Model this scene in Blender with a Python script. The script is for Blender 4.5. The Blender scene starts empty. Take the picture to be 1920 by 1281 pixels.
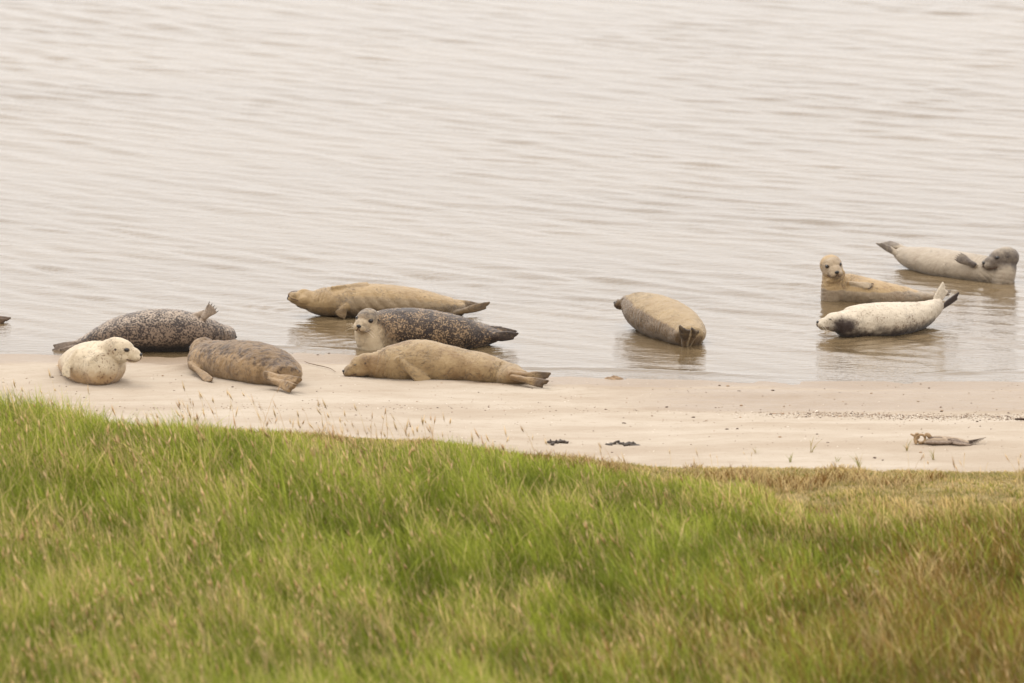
import bpy, math, random
import numpy as np
from mathutils import Vector, Matrix

random.seed(7)
RNG = np.random.default_rng(11)
scene = bpy.context.scene
COL = scene.collection

# ------------------------------------------------------------------ camera
CAM_H = 9.39
PITCH = math.radians(8.78)
LENS = 290.0
FPX = LENS / 36.0 * 1920.0
cam_d = bpy.data.cameras.new('camera')
cam_d.lens = LENS
cam_d.sensor_width = 36.0
cam_d.clip_start = 0.5
cam_d.clip_end = 9000.0
cam_d.dof.use_dof = True
cam_d.dof.focus_distance = 60.2
cam_d.dof.aperture_fstop = 2.9
cam = bpy.data.objects.new('camera', cam_d)
COL.objects.link(cam)
cam.location = (0, 0, CAM_H)
cam.rotation_euler = (math.radians(90) - PITCH, 0, 0)
scene.camera = cam

# ------------------------------------------------------------------ sky: overcast, Nishita under a pale cloud layer
SUN_EL, SUN_AZ = math.radians(58), math.radians(-28)     # azimuth from +Y towards +X
world = bpy.data.worlds.new('World')
scene.world = world
world.use_nodes = True
wn, wl = world.node_tree.nodes, world.node_tree.links
wn.clear()
sky = wn.new('ShaderNodeTexSky')
sky.sky_type = 'NISHITA'
sky.sun_disc = False
sky.sun_elevation = SUN_EL
sky.sun_rotation = SUN_AZ
sky.dust_density = 4.0
wtc = wn.new('ShaderNodeTexCoord')
wmap = wn.new('ShaderNodeMapping')
wmap.inputs['Scale'].default_value = (1.0, 1.0, 2.6)
wl.new(wtc.outputs['Generated'], wmap.inputs['Vector'])
wno = wn.new('ShaderNodeTexNoise')
wno.inputs['Scale'].default_value = 2.2
wno.inputs['Detail'].default_value = 4
wl.new(wmap.outputs[0], wno.inputs['Vector'])
wramp = wn.new('ShaderNodeValToRGB')
wramp.color_ramp.elements[0].position = 0.3
wramp.color_ramp.elements[0].color = (0.910, 0.876, 0.850, 1)
wramp.color_ramp.elements[1].position = 0.7
wramp.color_ramp.elements[1].color = (0.990, 0.955, 0.928, 1)
wl.new(wno.outputs['Fac'], wramp.inputs[0])
wsc = wn.new('ShaderNodeVectorMath'); wsc.operation = 'SCALE'
wgeo = wn.new('ShaderNodeSeparateXYZ'); wl.new(wtc.outputs['Generated'], wgeo.inputs[0])
wdeck = wn.new('ShaderNodeMapRange')
for _k, _v in (('From Min', 0.0), ('From Max', 1.0), ('To Min', 10.6), ('To Max', 16.6)): wdeck.inputs[_k].default_value = _v
wl.new(wgeo.outputs['Z'], wdeck.inputs['Value']); wl.new(wdeck.outputs[0], wsc.inputs['Scale'])
wl.new(wramp.outputs[0], wsc.inputs[0])
wmix = wn.new('ShaderNodeMix'); wmix.data_type = 'RGBA'
wmix.inputs['Factor'].default_value = 0.92
wl.new(sky.outputs[0], wmix.inputs['A'])
wl.new(wsc.outputs[0], wmix.inputs['B'])
wbg = wn.new('ShaderNodeBackground')
wbg.inputs['Strength'].default_value = 0.14
wl.new(wmix.outputs['Result'], wbg.inputs[0])
wo = wn.new('ShaderNodeOutputWorld')
wl.new(wbg.outputs[0], wo.inputs[0])

# ------------------------------------------------------------------ sun: one soft lamp
sun_d = bpy.data.lights.new('sun', 'SUN')
sun_d.energy = 1.5
sun_d.angle = math.radians(22)
sun_d.color = (1.0, 0.95, 0.88)
sun = bpy.data.objects.new('sun', sun_d)
COL.objects.link(sun)
sv = Vector((math.sin(SUN_AZ) * math.cos(SUN_EL), math.cos(SUN_AZ) * math.cos(SUN_EL), math.sin(SUN_EL)))
sun.rotation_euler = (-sv).to_track_quat('-Z', 'Y').to_euler()

vs = scene.view_settings
vs.view_transform = 'Standard'
vs.look = 'None'
vs.exposure = 0.0
vs.gamma = 1.0
vs.use_curve_mapping = False
scene.cycles.max_bounces = 6
scene.cycles.use_denoising = True

# ------------------------------------------------------------------ helpers
FWD = np.array([0, math.cos(PITCH), -math.sin(PITCH)])
UPV = np.array([0, math.sin(PITCH), math.cos(PITCH)])
CAMP = np.array([0, 0, CAM_H])


def ray(px, py):
    return np.array([1.0, 0, 0]) * ((px - 960) / FPX) + UPV * ((640.5 - py) / FPX) + FWD


def P(px, py, y):                       # the point at depth y seen at a photograph pixel
    r = ray(px, py)
    return CAMP + r * (y / r[1])


def gy(py, z=0.0):                      # depth of the level z seen at a photograph row
    r = ray(960, py)
    return r[1] * (z - CAM_H) / r[2]


def mpp(y):                             # metres per photograph pixel at depth y
    return (y * math.cos(PITCH) + CAM_H * math.sin(PITCH)) / FPX


def lin(r, g, b, k=1.0):
    f = lambda c: ((c / 255 + 0.055) / 1.055) ** 2.4 if c > 10 else c / 255 / 12.92
    return (f(r) * k, f(g) * k, f(b) * k, 1.0)


def smooth(a, b, x):
    t = np.clip((x - a) / (b - a), 0, 1)
    return t * t * (3 - 2 * t)


def _h3(i, j, k, seed):
    n = (i.astype(np.int64) * 374761393 + j.astype(np.int64) * 668265263 + k.astype(np.int64) * 2147483647 * 3 + seed * 1274126177) & 0xFFFFFFFF
    n = ((n ^ (n >> 13)) * 1274126177) & 0xFFFFFFFF
    n = ((n ^ (n >> 16)) * 2246822519) & 0xFFFFFFFF
    return ((n ^ (n >> 15)) & 0xFFFFFF) / float(0xFFFFFF)


def vnoise(p, seed=0):                  # value noise in 0..1 at points (n,3)
    f = np.floor(p)
    w = p - f
    w = w * w * (3 - 2 * w)
    i = f.astype(np.int64)
    out = 0
    for a in (0, 1):
        for b in (0, 1):
            for c in (0, 1):
                h = _h3(i[:, 0] + a, i[:, 1] + b, i[:, 2] + c, seed)
                out = out + h * (w[:, 0] if a else 1 - w[:, 0]) * (w[:, 1] if b else 1 - w[:, 1]) * (w[:, 2] if c else 1 - w[:, 2])
    return out


def fbm(p, seed=0, octv=4):
    s = 0; a = 0.5; t = 0
    for o in range(octv):
        s = s + a * vnoise(p * (2 ** o) + 17.3 * o, seed + o)
        t += a; a *= 0.5
    return s / t


def fbm2(x, y, sc, seed=0, octv=4):
    x = np.asarray(x, float); y = np.asarray(y, float)
    return fbm(np.stack([x.ravel() * sc, y.ravel() * sc, np.zeros(x.size)], 1), seed, octv).reshape(x.shape)


def mesh_from(name, V, Fq, smooth_sh=True):
    """V (n,3) array, Fq list of index arrays all of one size or a mixed list"""
    me = bpy.data.meshes.new(name)
    V = np.asarray(V, np.float32)
    if isinstance(Fq, np.ndarray):
        k = Fq.shape[1]
        loops = Fq.astype(np.int32).ravel()
        starts = np.arange(0, len(loops), k, dtype=np.int32)
        tot = np.full(len(starts), k, np.int32)
    else:
        loops = np.array([i for f in Fq for i in f], np.int32)
        tot = np.array([len(f) for f in Fq], np.int32)
        starts = np.concatenate([[0], np.cumsum(tot)[:-1]]).astype(np.int32)
    me.vertices.add(len(V)); me.vertices.foreach_set('co', V.ravel())
    me.loops.add(len(loops)); me.loops.foreach_set('vertex_index', loops)
    me.polygons.add(len(starts)); me.polygons.foreach_set('loop_start', starts)
    me.polygons.foreach_set('loop_total', tot)
    if smooth_sh:
        me.polygons.foreach_set('use_smooth', np.ones(len(starts), bool))
    me.update(calc_edges=True)
    return me


def link(name, me, mat=None, parent=None):
    o = bpy.data.objects.new(name, me)
    COL.objects.link(o)
    if mat is not None:
        me.materials.clear(); me.materials.append(mat)
    if parent is not None:
        o.parent = parent
        o.matrix_parent_inverse = Matrix.Translation(-Vector(parent.location))
    return o


def tag(o, label, cat, group=None):
    o['label'] = label; o['category'] = cat
    if group: o['group'] = group
    return o


def empty(name, loc):
    o = bpy.data.objects.new(name, None)
    o.empty_display_size = 0.1
    COL.objects.link(o)
    o.location = loc
    return o


class Bag:                              # collects closed pieces into one mesh
    def __init__(s): s.V = []; s.F = []; s.n = 0
    def add(s, V, F):
        s.V.append(np.asarray(V, float)); s.F += [tuple(i + s.n for i in f) for f in F]; s.n += len(V)
    def mesh(s, name, sm=True): return mesh_from(name, np.concatenate(s.V), s.F, sm)


def norm(v):
    v = np.asarray(v, float); return v / (np.linalg.norm(v) + 1e-12)


def ellipsoid(c, ax, nu=22, nv=13):
    """ax: 3 row vectors, already scaled by radii"""
    c = np.asarray(c, float); ax = np.asarray(ax, float)
    V = [c + ax[2]]
    for i in range(1, nv):
        th = math.pi * i / nv
        for j in range(nu):
            ph = 2 * math.pi * j / nu
            V.append(c + ax[0] * math.sin(th) * math.cos(ph) + ax[1] * math.sin(th) * math.sin(ph) + ax[2] * math.cos(th))
    V.append(c - ax[2]); F = []
    for j in range(nu): F.append((0, 1 + j, 1 + (j + 1) % nu))
    for i in range(nv - 2):
        for j in range(nu):
            a = 1 + i * nu + j; b = 1 + i * nu + (j + 1) % nu
            F.append((a, a + nu, b + nu, b))
    e = len(V) - 1; s = 1 + (nv - 2) * nu
    for j in range(nu): F.append((e, s + (j + 1) % nu, s + j))
    return np.array(V), F


def hermite(K, n):
    """Catmull-Rom through rows of K (any channels); first 3 channels are position"""
    K = np.asarray(K, float)
    d = np.linalg.norm(np.diff(K[:, :3], axis=0), axis=1) + 1e-6
    t = np.concatenate([[0], np.cumsum(d)])
    m = np.gradient(K, t, axis=0) if len(K) > 2 else np.repeat((K[1:] - K[:1]) / d, 2, 0)
    u = np.linspace(0, t[-1], n)
    k = np.clip(np.searchsorted(t, u, 'right') - 1, 0, len(K) - 2)
    h = (t[k + 1] - t[k])[:, None]; s = ((u - t[k])[:, None]) / h
    return ((2 * s**3 - 3 * s**2 + 1) * K[k] + (s**3 - 2 * s**2 + s) * h * m[k] + (-2 * s**3 + 3 * s**2) * K[k + 1] + (s**3 - s**2) * h * m[k + 1])


def sweep(K, sref, n=40, seg=26, round_ends=True):
    """K rows: x,y,z,a (half size along U),b (half size along the side). Returns V,F,R with R the samples and U vectors"""
    R = hermite(K, n)
    R[:, 3:5] = np.maximum(R[:, 3:5], 0.0003)
    T = np.gradient(R[:, :3], axis=0); T /= np.linalg.norm(T, axis=1)[:, None] + 1e-9
    S = np.asarray(sref, float)[None] - T * (T @ np.asarray(sref, float))[:, None]
    S /= np.linalg.norm(S, axis=1)[:, None] + 1e-9
    U = np.cross(S, T)
    V = []; F = []
    ang = np.linspace(0, 2 * math.pi, seg, endpoint=False)
    rows = []
    if round_ends:
        for q in (0.0, 0.5, 0.85):
            rows.append((R[0, :3] - T[0] * min(R[0, 3], R[0, 4]) * (1 - q) * 0.7, math.sqrt(max(0.02, 1 - (1 - q) ** 2)), 0))
    for i in range(n): rows.append((R[i, :3], 1.0, i))
    if round_ends:
        for q in (0.85, 0.5, 0.0):
            rows.append((R[-1, :3] + T[-1] * min(R[-1, 3], R[-1, 4]) * (1 - q) * 0.7, math.sqrt(max(0.02, 1 - (1 - q) ** 2)), n - 1))
    for c, s, i in rows:
        V.append(c[None] + s * (np.cos(ang)[:, None] * S[i] * R[i, 4] + np.sin(ang)[:, None] * U[i] * R[i, 3]))
    V = np.concatenate(V); m = len(rows)
    for i in range(m - 1):
        for j in range(seg):
            a = i * seg + j; b = i * seg + (j + 1) % seg
            F.append((a, b, b + seg, a + seg))
    F.append(tuple(range(seg - 1, -1, -1))); F.append(tuple(range((m - 1) * seg, m * seg)))
    return V, F, R, U


# ------------------------------------------------------------------ materials
def new_mat(name):
    m = bpy.data.materials.new(name); m.use_nodes = True
    nt = m.node_tree; nt.nodes.clear()
    out = nt.nodes.new('ShaderNodeOutputMaterial')
    b = nt.nodes.new('ShaderNodeBsdfPrincipled')
    nt.links.new(b.outputs[0], out.inputs[0])
    return m, nt, b


class NT:
    def __init__(s, nt): s.nt = nt; s.N = nt.nodes; s.L = nt.links
    def node(s, t, **kw):
        n = s.N.new(t)
        for k, v in kw.items(): setattr(n, k, v)
        return n
    def coord(s, scale=(1, 1, 1), rot=(0, 0, 0), out='Object'):
        tc = s.N.new('ShaderNodeTexCoord'); mp = s.N.new('ShaderNodeMapping')
        mp.inputs['Scale'].default_value = scale; mp.inputs['Rotation'].default_value = rot
        s.L.new(tc.outputs[out], mp.inputs['Vector']); return mp.outputs[0]
    def noise(s, vec, scale, detail=4, rough=0.55, dist=0.0):
        n = s.N.new('ShaderNodeTexNoise')
        n.inputs['Scale'].default_value = scale; n.inputs['Detail'].default_value = detail
        n.inputs['Roughness'].default_value = rough; n.inputs['Distortion'].default_value = dist
        s.L.new(vec, n.inputs['Vector']); return n.outputs['Fac']
    def rng(s, v, a, b, c=0.0, d=1.0, sm=True):
        n = s.N.new('ShaderNodeMapRange')
        n.interpolation_type = 'SMOOTHSTEP' if sm else 'LINEAR'
        s.L.new(v, n.inputs['Value'])
        for k, x in zip(('From Min', 'From Max', 'To Min', 'To Max'), (a, b, c, d)): n.inputs[k].default_value = x
        return n.outputs[0]
    def math(s, op, a, b=None, clamp=False):
        n = s.N.new('ShaderNodeMath'); n.operation = op; n.use_clamp = clamp
        for i, x in enumerate((a, b)):
            if x is None: continue
            if isinstance(x, (int, float)): n.inputs[i].default_value = x
            else: s.L.new(x, n.inputs[i])
        return n.outputs[0]
    def mix(s, f, a, b, mode='MIX'):
        n = s.N.new('ShaderNodeMix'); n.data_type = 'RGBA'; n.blend_type = mode
        for k, x in (('Factor', f), ('A', a), ('B', b)):
            if isinstance(x, (int, float)): n.inputs[k].default_value = x
            elif isinstance(x, tuple): n.inputs[k].default_value = x
            else: s.L.new(x, n.inputs[k])
        return n.outputs['Result']
    def attr(s, name):
        n = s.N.new('ShaderNodeAttribute'); n.attribute_name = name; return n
    def bump(s, h, dist, strength=1.0, nrm=None):
        n = s.N.new('ShaderNodeBump'); n.inputs['Distance'].default_value = dist; n.inputs['Strength'].default_value = strength
        s.L.new(h, n.inputs['Height'])
        if nrm is not None: s.L.new(nrm, n.inputs['Normal'])
        return n.outputs[0]


def plain(name, col, rough=0.6, var=0.15, scale=40, bump=0.0, spec=0.3):
    m, nt, b = new_mat(name); q = NT(nt)
    v = q.coord()
    f = q.noise(v, scale)
    dark = tuple(c * (1 - var) for c in col[:3]) + (1,)
    lite = tuple(min(1, c * (1 + var)) for c in col[:3]) + (1,)
    nt.links.new(q.mix(q.rng(f, 0.3, 0.7), dark, lite), b.inputs['Base Color'])
    b.inputs['Roughness'].default_value = rough
    b.inputs['Specular IOR Level'].default_value = spec
    if bump: nt.links.new(q.bump(f, bump), b.inputs['Normal'])
    return m


# ------------------------------------------------------------------ the lie of the land
_sh = np.array([(-1500, 655), (-300, 662), (0, 664), (330, 668), (520, 663), (650, 666), (800, 690), (930, 702), (1040, 705), (1250, 712), (1500, 714), (1920, 713), (2300, 713), (3500, 715)], float)
_ed = np.array([(-1500, 742), (-300, 752), (0, 768), (100, 775), (180, 794), (260, 808), (400, 815), (640, 824), (760, 827), (860, 836), (950, 852), (1050, 861), (1150, 874), (1230, 885), (1400, 894), (1700, 898), (1920, 905), (2300, 915), (3500, 930)], float)
_shx = np.array([P(a, b, gy(b))[0] for a, b in _sh]); _shy = np.array([gy(b) for a, b in _sh])
_edx = np.array([P(a, b, gy(b, .1))[0] for a, b in _ed]); _edy = np.array([gy(b, .1) for a, b in _ed])


def shore(x): return np.interp(x, _shx, _shy)


def edge(x):
    x = np.asarray(x, float)
    return np.interp(x, _edx, _edy) + 0.30 * (fbm2(x, x * 0 + 3.1, 2.2, 5, 4) - 0.5)


def sand_z(x, y):
    x = np.asarray(x, float); y = np.asarray(y, float)
    d = shore(x) - y + 0.35 * (fbm2(x, y, 0.7, 31, 3) - 0.5)
    z = np.where(d > 0, 0.028 * np.minimum(d, 5.0), 0.07 * d)
    near = smooth(-0.1, 0.6, d)
    z = z + near * (0.022 * (fbm2(x * 0.45, y, 1.6, 41, 4) - 0.5) + 0.018 * (fbm2(x, y * 1.2, 7.0, 43, 3) - 0.5))
    # low swash ridge and the tide-line step on the right
    z = z + 0.012 * np.exp(-((d - 0.75) / 0.13) ** 2) + 0.03 * smooth(0.5, 2.2, x) * smooth(2.05, 2.45, d + 0.1 * np.sin(x * 1.7))
    return np.maximum(z, -1.2)


def turf_z(x, y):
    e = edge(x) - y
    return sand_z(x, y) - 0.03 + 0.07 * smooth(0.0, 0.35, e) + 0.04 * (fbm2(x, y, 0.55, 61, 3) - 0.3) * smooth(0, 1.5, e) 


def stretch(lo, hi, step, far_lo, far_hi, g=1.35):
    c = list(np.arange(lo, hi + step / 2, step)); s = step; a = []
    v = lo
    while v > far_lo: s *= g; v -= s; a.append(max(v, far_lo))
    b = []; v = c[-1]; s = step
    while v < far_hi: s *= g; v += s; b.append(min(v, far_hi))
    return np.array(a[::-1] + c + b)


def grid(xs, ys):
    X, Y = np.meshgrid(xs, ys)
    nx, ny = len(xs), len(ys)
    i = np.arange(nx * ny).reshape(ny, nx)
    F = np.stack([i[:-1, :-1], i[:-1, 1:], i[1:, 1:], i[1:, :-1]], -1).reshape(-1, 4)
    return X, Y, F


# sand
xs = stretch(-5.5, 5.5, 0.04, -400, 400); ys = stretch(54.0, 62.5, 0.035, -60, 400)
X, Y, F = grid(xs, ys)
Z = sand_z(X, Y)
# sand scraped up in front of the brown seal's flipper
dig = P(338, 701, gy(701))
Z = Z + 0.035 * np.exp(-(((X - dig[0]) / 0.13) ** 2 + ((Y - dig[1]) / 0.14) ** 2)) * (0.5 + fbm2(X, Y, 18, 77, 3))
me = mesh_from('sand_beach', np.stack([X.ravel(), Y.ravel(), Z.ravel()], 1), F)
D = (shore(X) - Y).ravel()
at = me.attributes.new('damp', 'FLOAT', 'POINT')
n1 = fbm2(X * 0.35, Y, 2.0, 71, 4).ravel()
damp = smooth(0.75, 0.15, D + 0.8 * (n1 - 0.5)) * 1.1
xx = X.ravel()
# faint darker drying bands left by the tide on the right, thrown-up damp sand by the brown seal
damp = np.maximum(damp, 0.62 * smooth(-0.4, 1.6, xx) * smooth(0.35, 0.6, D + .4 * (n1 - .5)) * smooth(1.95, 1.5, D))
damp = np.maximum(damp, 0.42 * np.exp(-(((xx - dig[0]) / 0.16) ** 2 + ((Y.ravel() - dig[1]) / 0.2) ** 2)))
at.data.foreach_set('value', damp.astype(np.float32))
m, nt, b = new_mat('sand'); q = NT(nt)
v = q.coord()
vl = q.coord((0.5, 1.25, 1))
big = q.noise(vl, 1.6, 5, 0.6)
fine = q.noise(v, 160, 3, 0.7)
mid = q.noise(q.coord((0.6, 1.5, 1)), 14, 4, 0.6)
c = q.mix(q.rng(big, 0.3, 0.7), lin(160, 145, 127), lin(177, 165, 149))
c = q.mix(q.math('MULTIPLY', q.rng(mid, 0.52, 0.72), 0.35), c, lin(146, 130, 109))
c = q.mix(q.math('MULTIPLY', q.rng(fine, 0.50, 0.75), 0.35), c, lin(134, 118, 98))
speck = q.noise(q.coord((1, 1, 1)), 60, 2, 0.5)
c = q.mix(q.math('MULTIPLY', q.rng(speck, 0.68, 0.74), 0.55), c, lin(112, 94, 76))
dm = q.attr('damp').outputs['Fac']
dmn = q.rng(q.math('ADD', dm, q.math('MULTIPLY', q.math('SUBTRACT', mid, 0.5), 0.5)), 0.1, 0.8)
c = q.mix(dmn, c, q.mix(0.68, c, lin(128, 106, 82)))
nt.links.new(c, b.inputs['Base Color'])
nt.links.new(q.rng(dmn, 0.0, 1.0, 0.95, 0.38), b.inputs['Roughness'])
b.inputs['Specular IOR Level'].default_value = 0.25
nt.links.new(q.bump(q.math('ADD', q.math('MULTIPLY', fine, 0.5), mid), 0.012, 0.6), b.inputs['Normal'])
o = link('sand_beach', me, m); o['kind'] = 'structure'

# turf the grass grows on
us = np.concatenate([[0, 0.03, 0.07, 0.12, 0.2, 0.3, 0.42, 0.6], np.arange(0.8, 14, 0.25), [18, 30, 60, 120]])
xs = stretch(-6.5, 6.5, 0.05, -400, 400)
U, X = np.meshgrid(us, xs, indexing='ij')
Y = edge(xs)[None, :] - U
Z = turf_z(X, Y)
nx, nu_ = len(xs), len(us)
i = np.arange(nx * nu_).reshape(nu_, nx)
F = np.stack([i[:-1, :-1], i[1:, :-1], i[1:, 1:], i[:-1, 1:]], -1).reshape(-1, 4)
me = mesh_from('marsh_ground', np.stack([X.ravel(), Y.ravel(), Z.ravel()], 1), F)
m, nt, b = new_mat('turf_soil'); q = NT(nt)
v = q.coord()
c = q.mix(q.rng(q.noise(v, 3, 4), 0.35, 0.65), lin(128, 114, 60), lin(166, 146, 98))
c = q.mix(q.rng(q.noise(q.coord((1, .5, 1)), 45, 4, .7), 0.4, 0.7), c, lin(106, 94, 46))
nt.links.new(c, b.inputs['Base Color']); b.inputs['Roughness'].default_value = 0.95
nt.links.new(q.bump(q.noise(v, 60, 4, .7), 0.02), b.inputs['Normal'])
o = link('marsh_ground', me, m); o['kind'] = 'structure'

# ------------------------------------------------------------------ water
xs = stretch(-8.0, 8.0, 0.055, -3500, 3500); ys = stretch(57.5, 90.0, 0.035, 50, 6000)
X, Y, F = grid(xs, ys)
Z = np.zeros_like(X)
gust = 0.55 + 0.9 * fbm2(X * 0.5, Y * 0.5, 0.5, 83, 3)
calm = smooth(0.2, 2.5, Y - shore(X)) * 0.6 + 0.4
rs = np.random.default_rng(5); Xc = np.clip(X, -14, 14)
NW = 96
ca, sa = math.cos(math.radians(35)), math.sin(math.radians(35))
Ac, Ad = ca * X - sa * Y, sa * X + ca * Y                   # along and across the crests
near_ = (np.abs(X) < 16) & (Y < 130)
ENV = []
for j in range(5):
    e_ = np.ones_like(X)
    e_[near_] = 0.12 + 3.6 * np.clip(fbm2(Ac[near_] * 0.42 + 7 * j, Ad[near_] * 1.0, 1.1, 300 + 9 * j, 3) - 0.25, 0, 1) ** 1.6
    ENV.append(e_)
for kx in range(NW):
    lam = 0.14 * (0.75 / 0.14) ** (kx / (NW - 1)) * rs.uniform(0.9, 1.1)
    az = math.radians(44 + rs.normal(0, 15))
    k = 2 * math.pi / lam
    slope = 0.0145 * (1.0 if lam < 0.6 else 0.75)
    ph = rs.uniform(0, 6.283)
    wob = 0.5 * np.sin(0.31 * X + 0.17 * Y + ph)
    ang = k * (math.sin(az) * X - 0.018 * Xc * Xc + math.cos(az) * Y) + ph + wob
    w = np.sin(ang + 0.55 * np.sin(ang))
    Z += slope / k * w * ENV[kx % 5]
far = smooth(120, 90, Y) * smooth(14, 8, np.abs(X))
Z *= gust * calm * far
# rings pushed out by the bodies lying in the water
for (a0, b0, a1, b1) in ((560, 590, 860, 590), (1175, 610, 1290, 645), (1560, 560, 1740, 560), (1560, 632, 1745, 610), (1695, 503, 1885, 530), (690, 652, 900, 648), (-300, 605, -60, 605)):
    A_ = P(a0, b0, gy(b0))[:2]; B_ = P(a1, b1, gy(b1))[:2]
    sel_ = (np.abs(X - (A_[0] + B_[0]) / 2) < 2.2) & (np.abs(Y - (A_[1] + B_[1]) / 2) < 2.2)
    px_, py_ = X[sel_], Y[sel_]; ab = B_ - A_
    t_ = np.clip(((px_ - A_[0]) * ab[0] + (py_ - A_[1]) * ab[1]) / (ab @ ab), 0, 1)
    d_ = np.hypot(px_ - A_[0] - t_ * ab[0], py_ - A_[1] - t_ * ab[1]) - .18
    Z[sel_] += .0038 * np.sin(2 * math.pi * d_ / .155 + 3 * fbm2(px_, py_, 2.5, 55, 2)) * np.exp(-np.maximum(d_, 0) / .42) * smooth(-.25, .1, d_) * smooth(.25, .7, fbm2(px_, py_, 1.7, 66, 2))
# tiny swash line where the water meets the sand
ds = Y - shore(X)
Z += 0.012 * np.exp(-((ds - 0.28 - 0.12 * np.sin(X * 2.1)) / 0.07) ** 2) * smooth(0.35, 0.65, fbm2(X, Y * 0 + 1, 0.9, 91, 3))
me = mesh_from('water', np.stack([X.ravel(), Y.ravel(), Z.ravel()], 1), F)
m, nt, b = new_mat('muddy_water'); q = NT(nt)
v = q.coord((0.45, 1.0, 1), (0, 0, math.radians(30)))
c = q.mix(q.rng(q.noise(q.coord((0.2, 0.5, 1)), 0.8, 3), 0.3, 0.7), lin(98, 82, 59), lin(107, 91, 68))
nt.links.new(c, b.inputs['Base Color'])
b.inputs['Roughness'].default_value = 0.04
b.inputs['IOR'].default_value = 1.333
h = q.math('ADD', q.noise(v, 13, 3, 0.6), q.math('MULTIPLY', q.noise(v, 34, 3, 0.6), 0.35))
nt.links.new(q.bump(h, 0.010, 0.5), b.inputs['Normal'])
o = link('water', me, m); o['kind'] = 'structure'

# ------------------------------------------------------------------ seals
EYE_M = plain('seal_eye', (0.006, 0.005, 0.005, 1), 0.08, 0.1, spec=0.6)
NOSE_M = plain('seal_nose', (0.012, 0.010, 0.009, 1), 0.4, 0.2, spec=0.5)
MOUTH_M = plain('seal_mouth', lin(84, 62, 50), 0.7)
CLAW_M = plain('seal_claw', lin(70, 56, 46), 0.4)
WHISK_M = plain('seal_whisker', lin(235, 222, 200), 0.5)
_ev, _ef = ellipsoid((0, 0, 0), np.eye(3), 16, 10)
EYE_ME = mesh_from('eye', _ev, _ef); EYE_ME.materials.append(EYE_M)
NOSE_ME = mesh_from('nose', _ev, _ef); NOSE_ME.materials.append(NOSE_M)
_cv, _cf, _, _ = sweep([(0, 0, 0, .35, .35), (0, 0.1, .5, .25, .25), (0, .3, 1, .04, .04)], (1, 0, 0), 5, 8)
CLAW_ME = mesh_from('claw', _cv, _cf); CLAW_ME.materials.append(CLAW_M)


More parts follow.
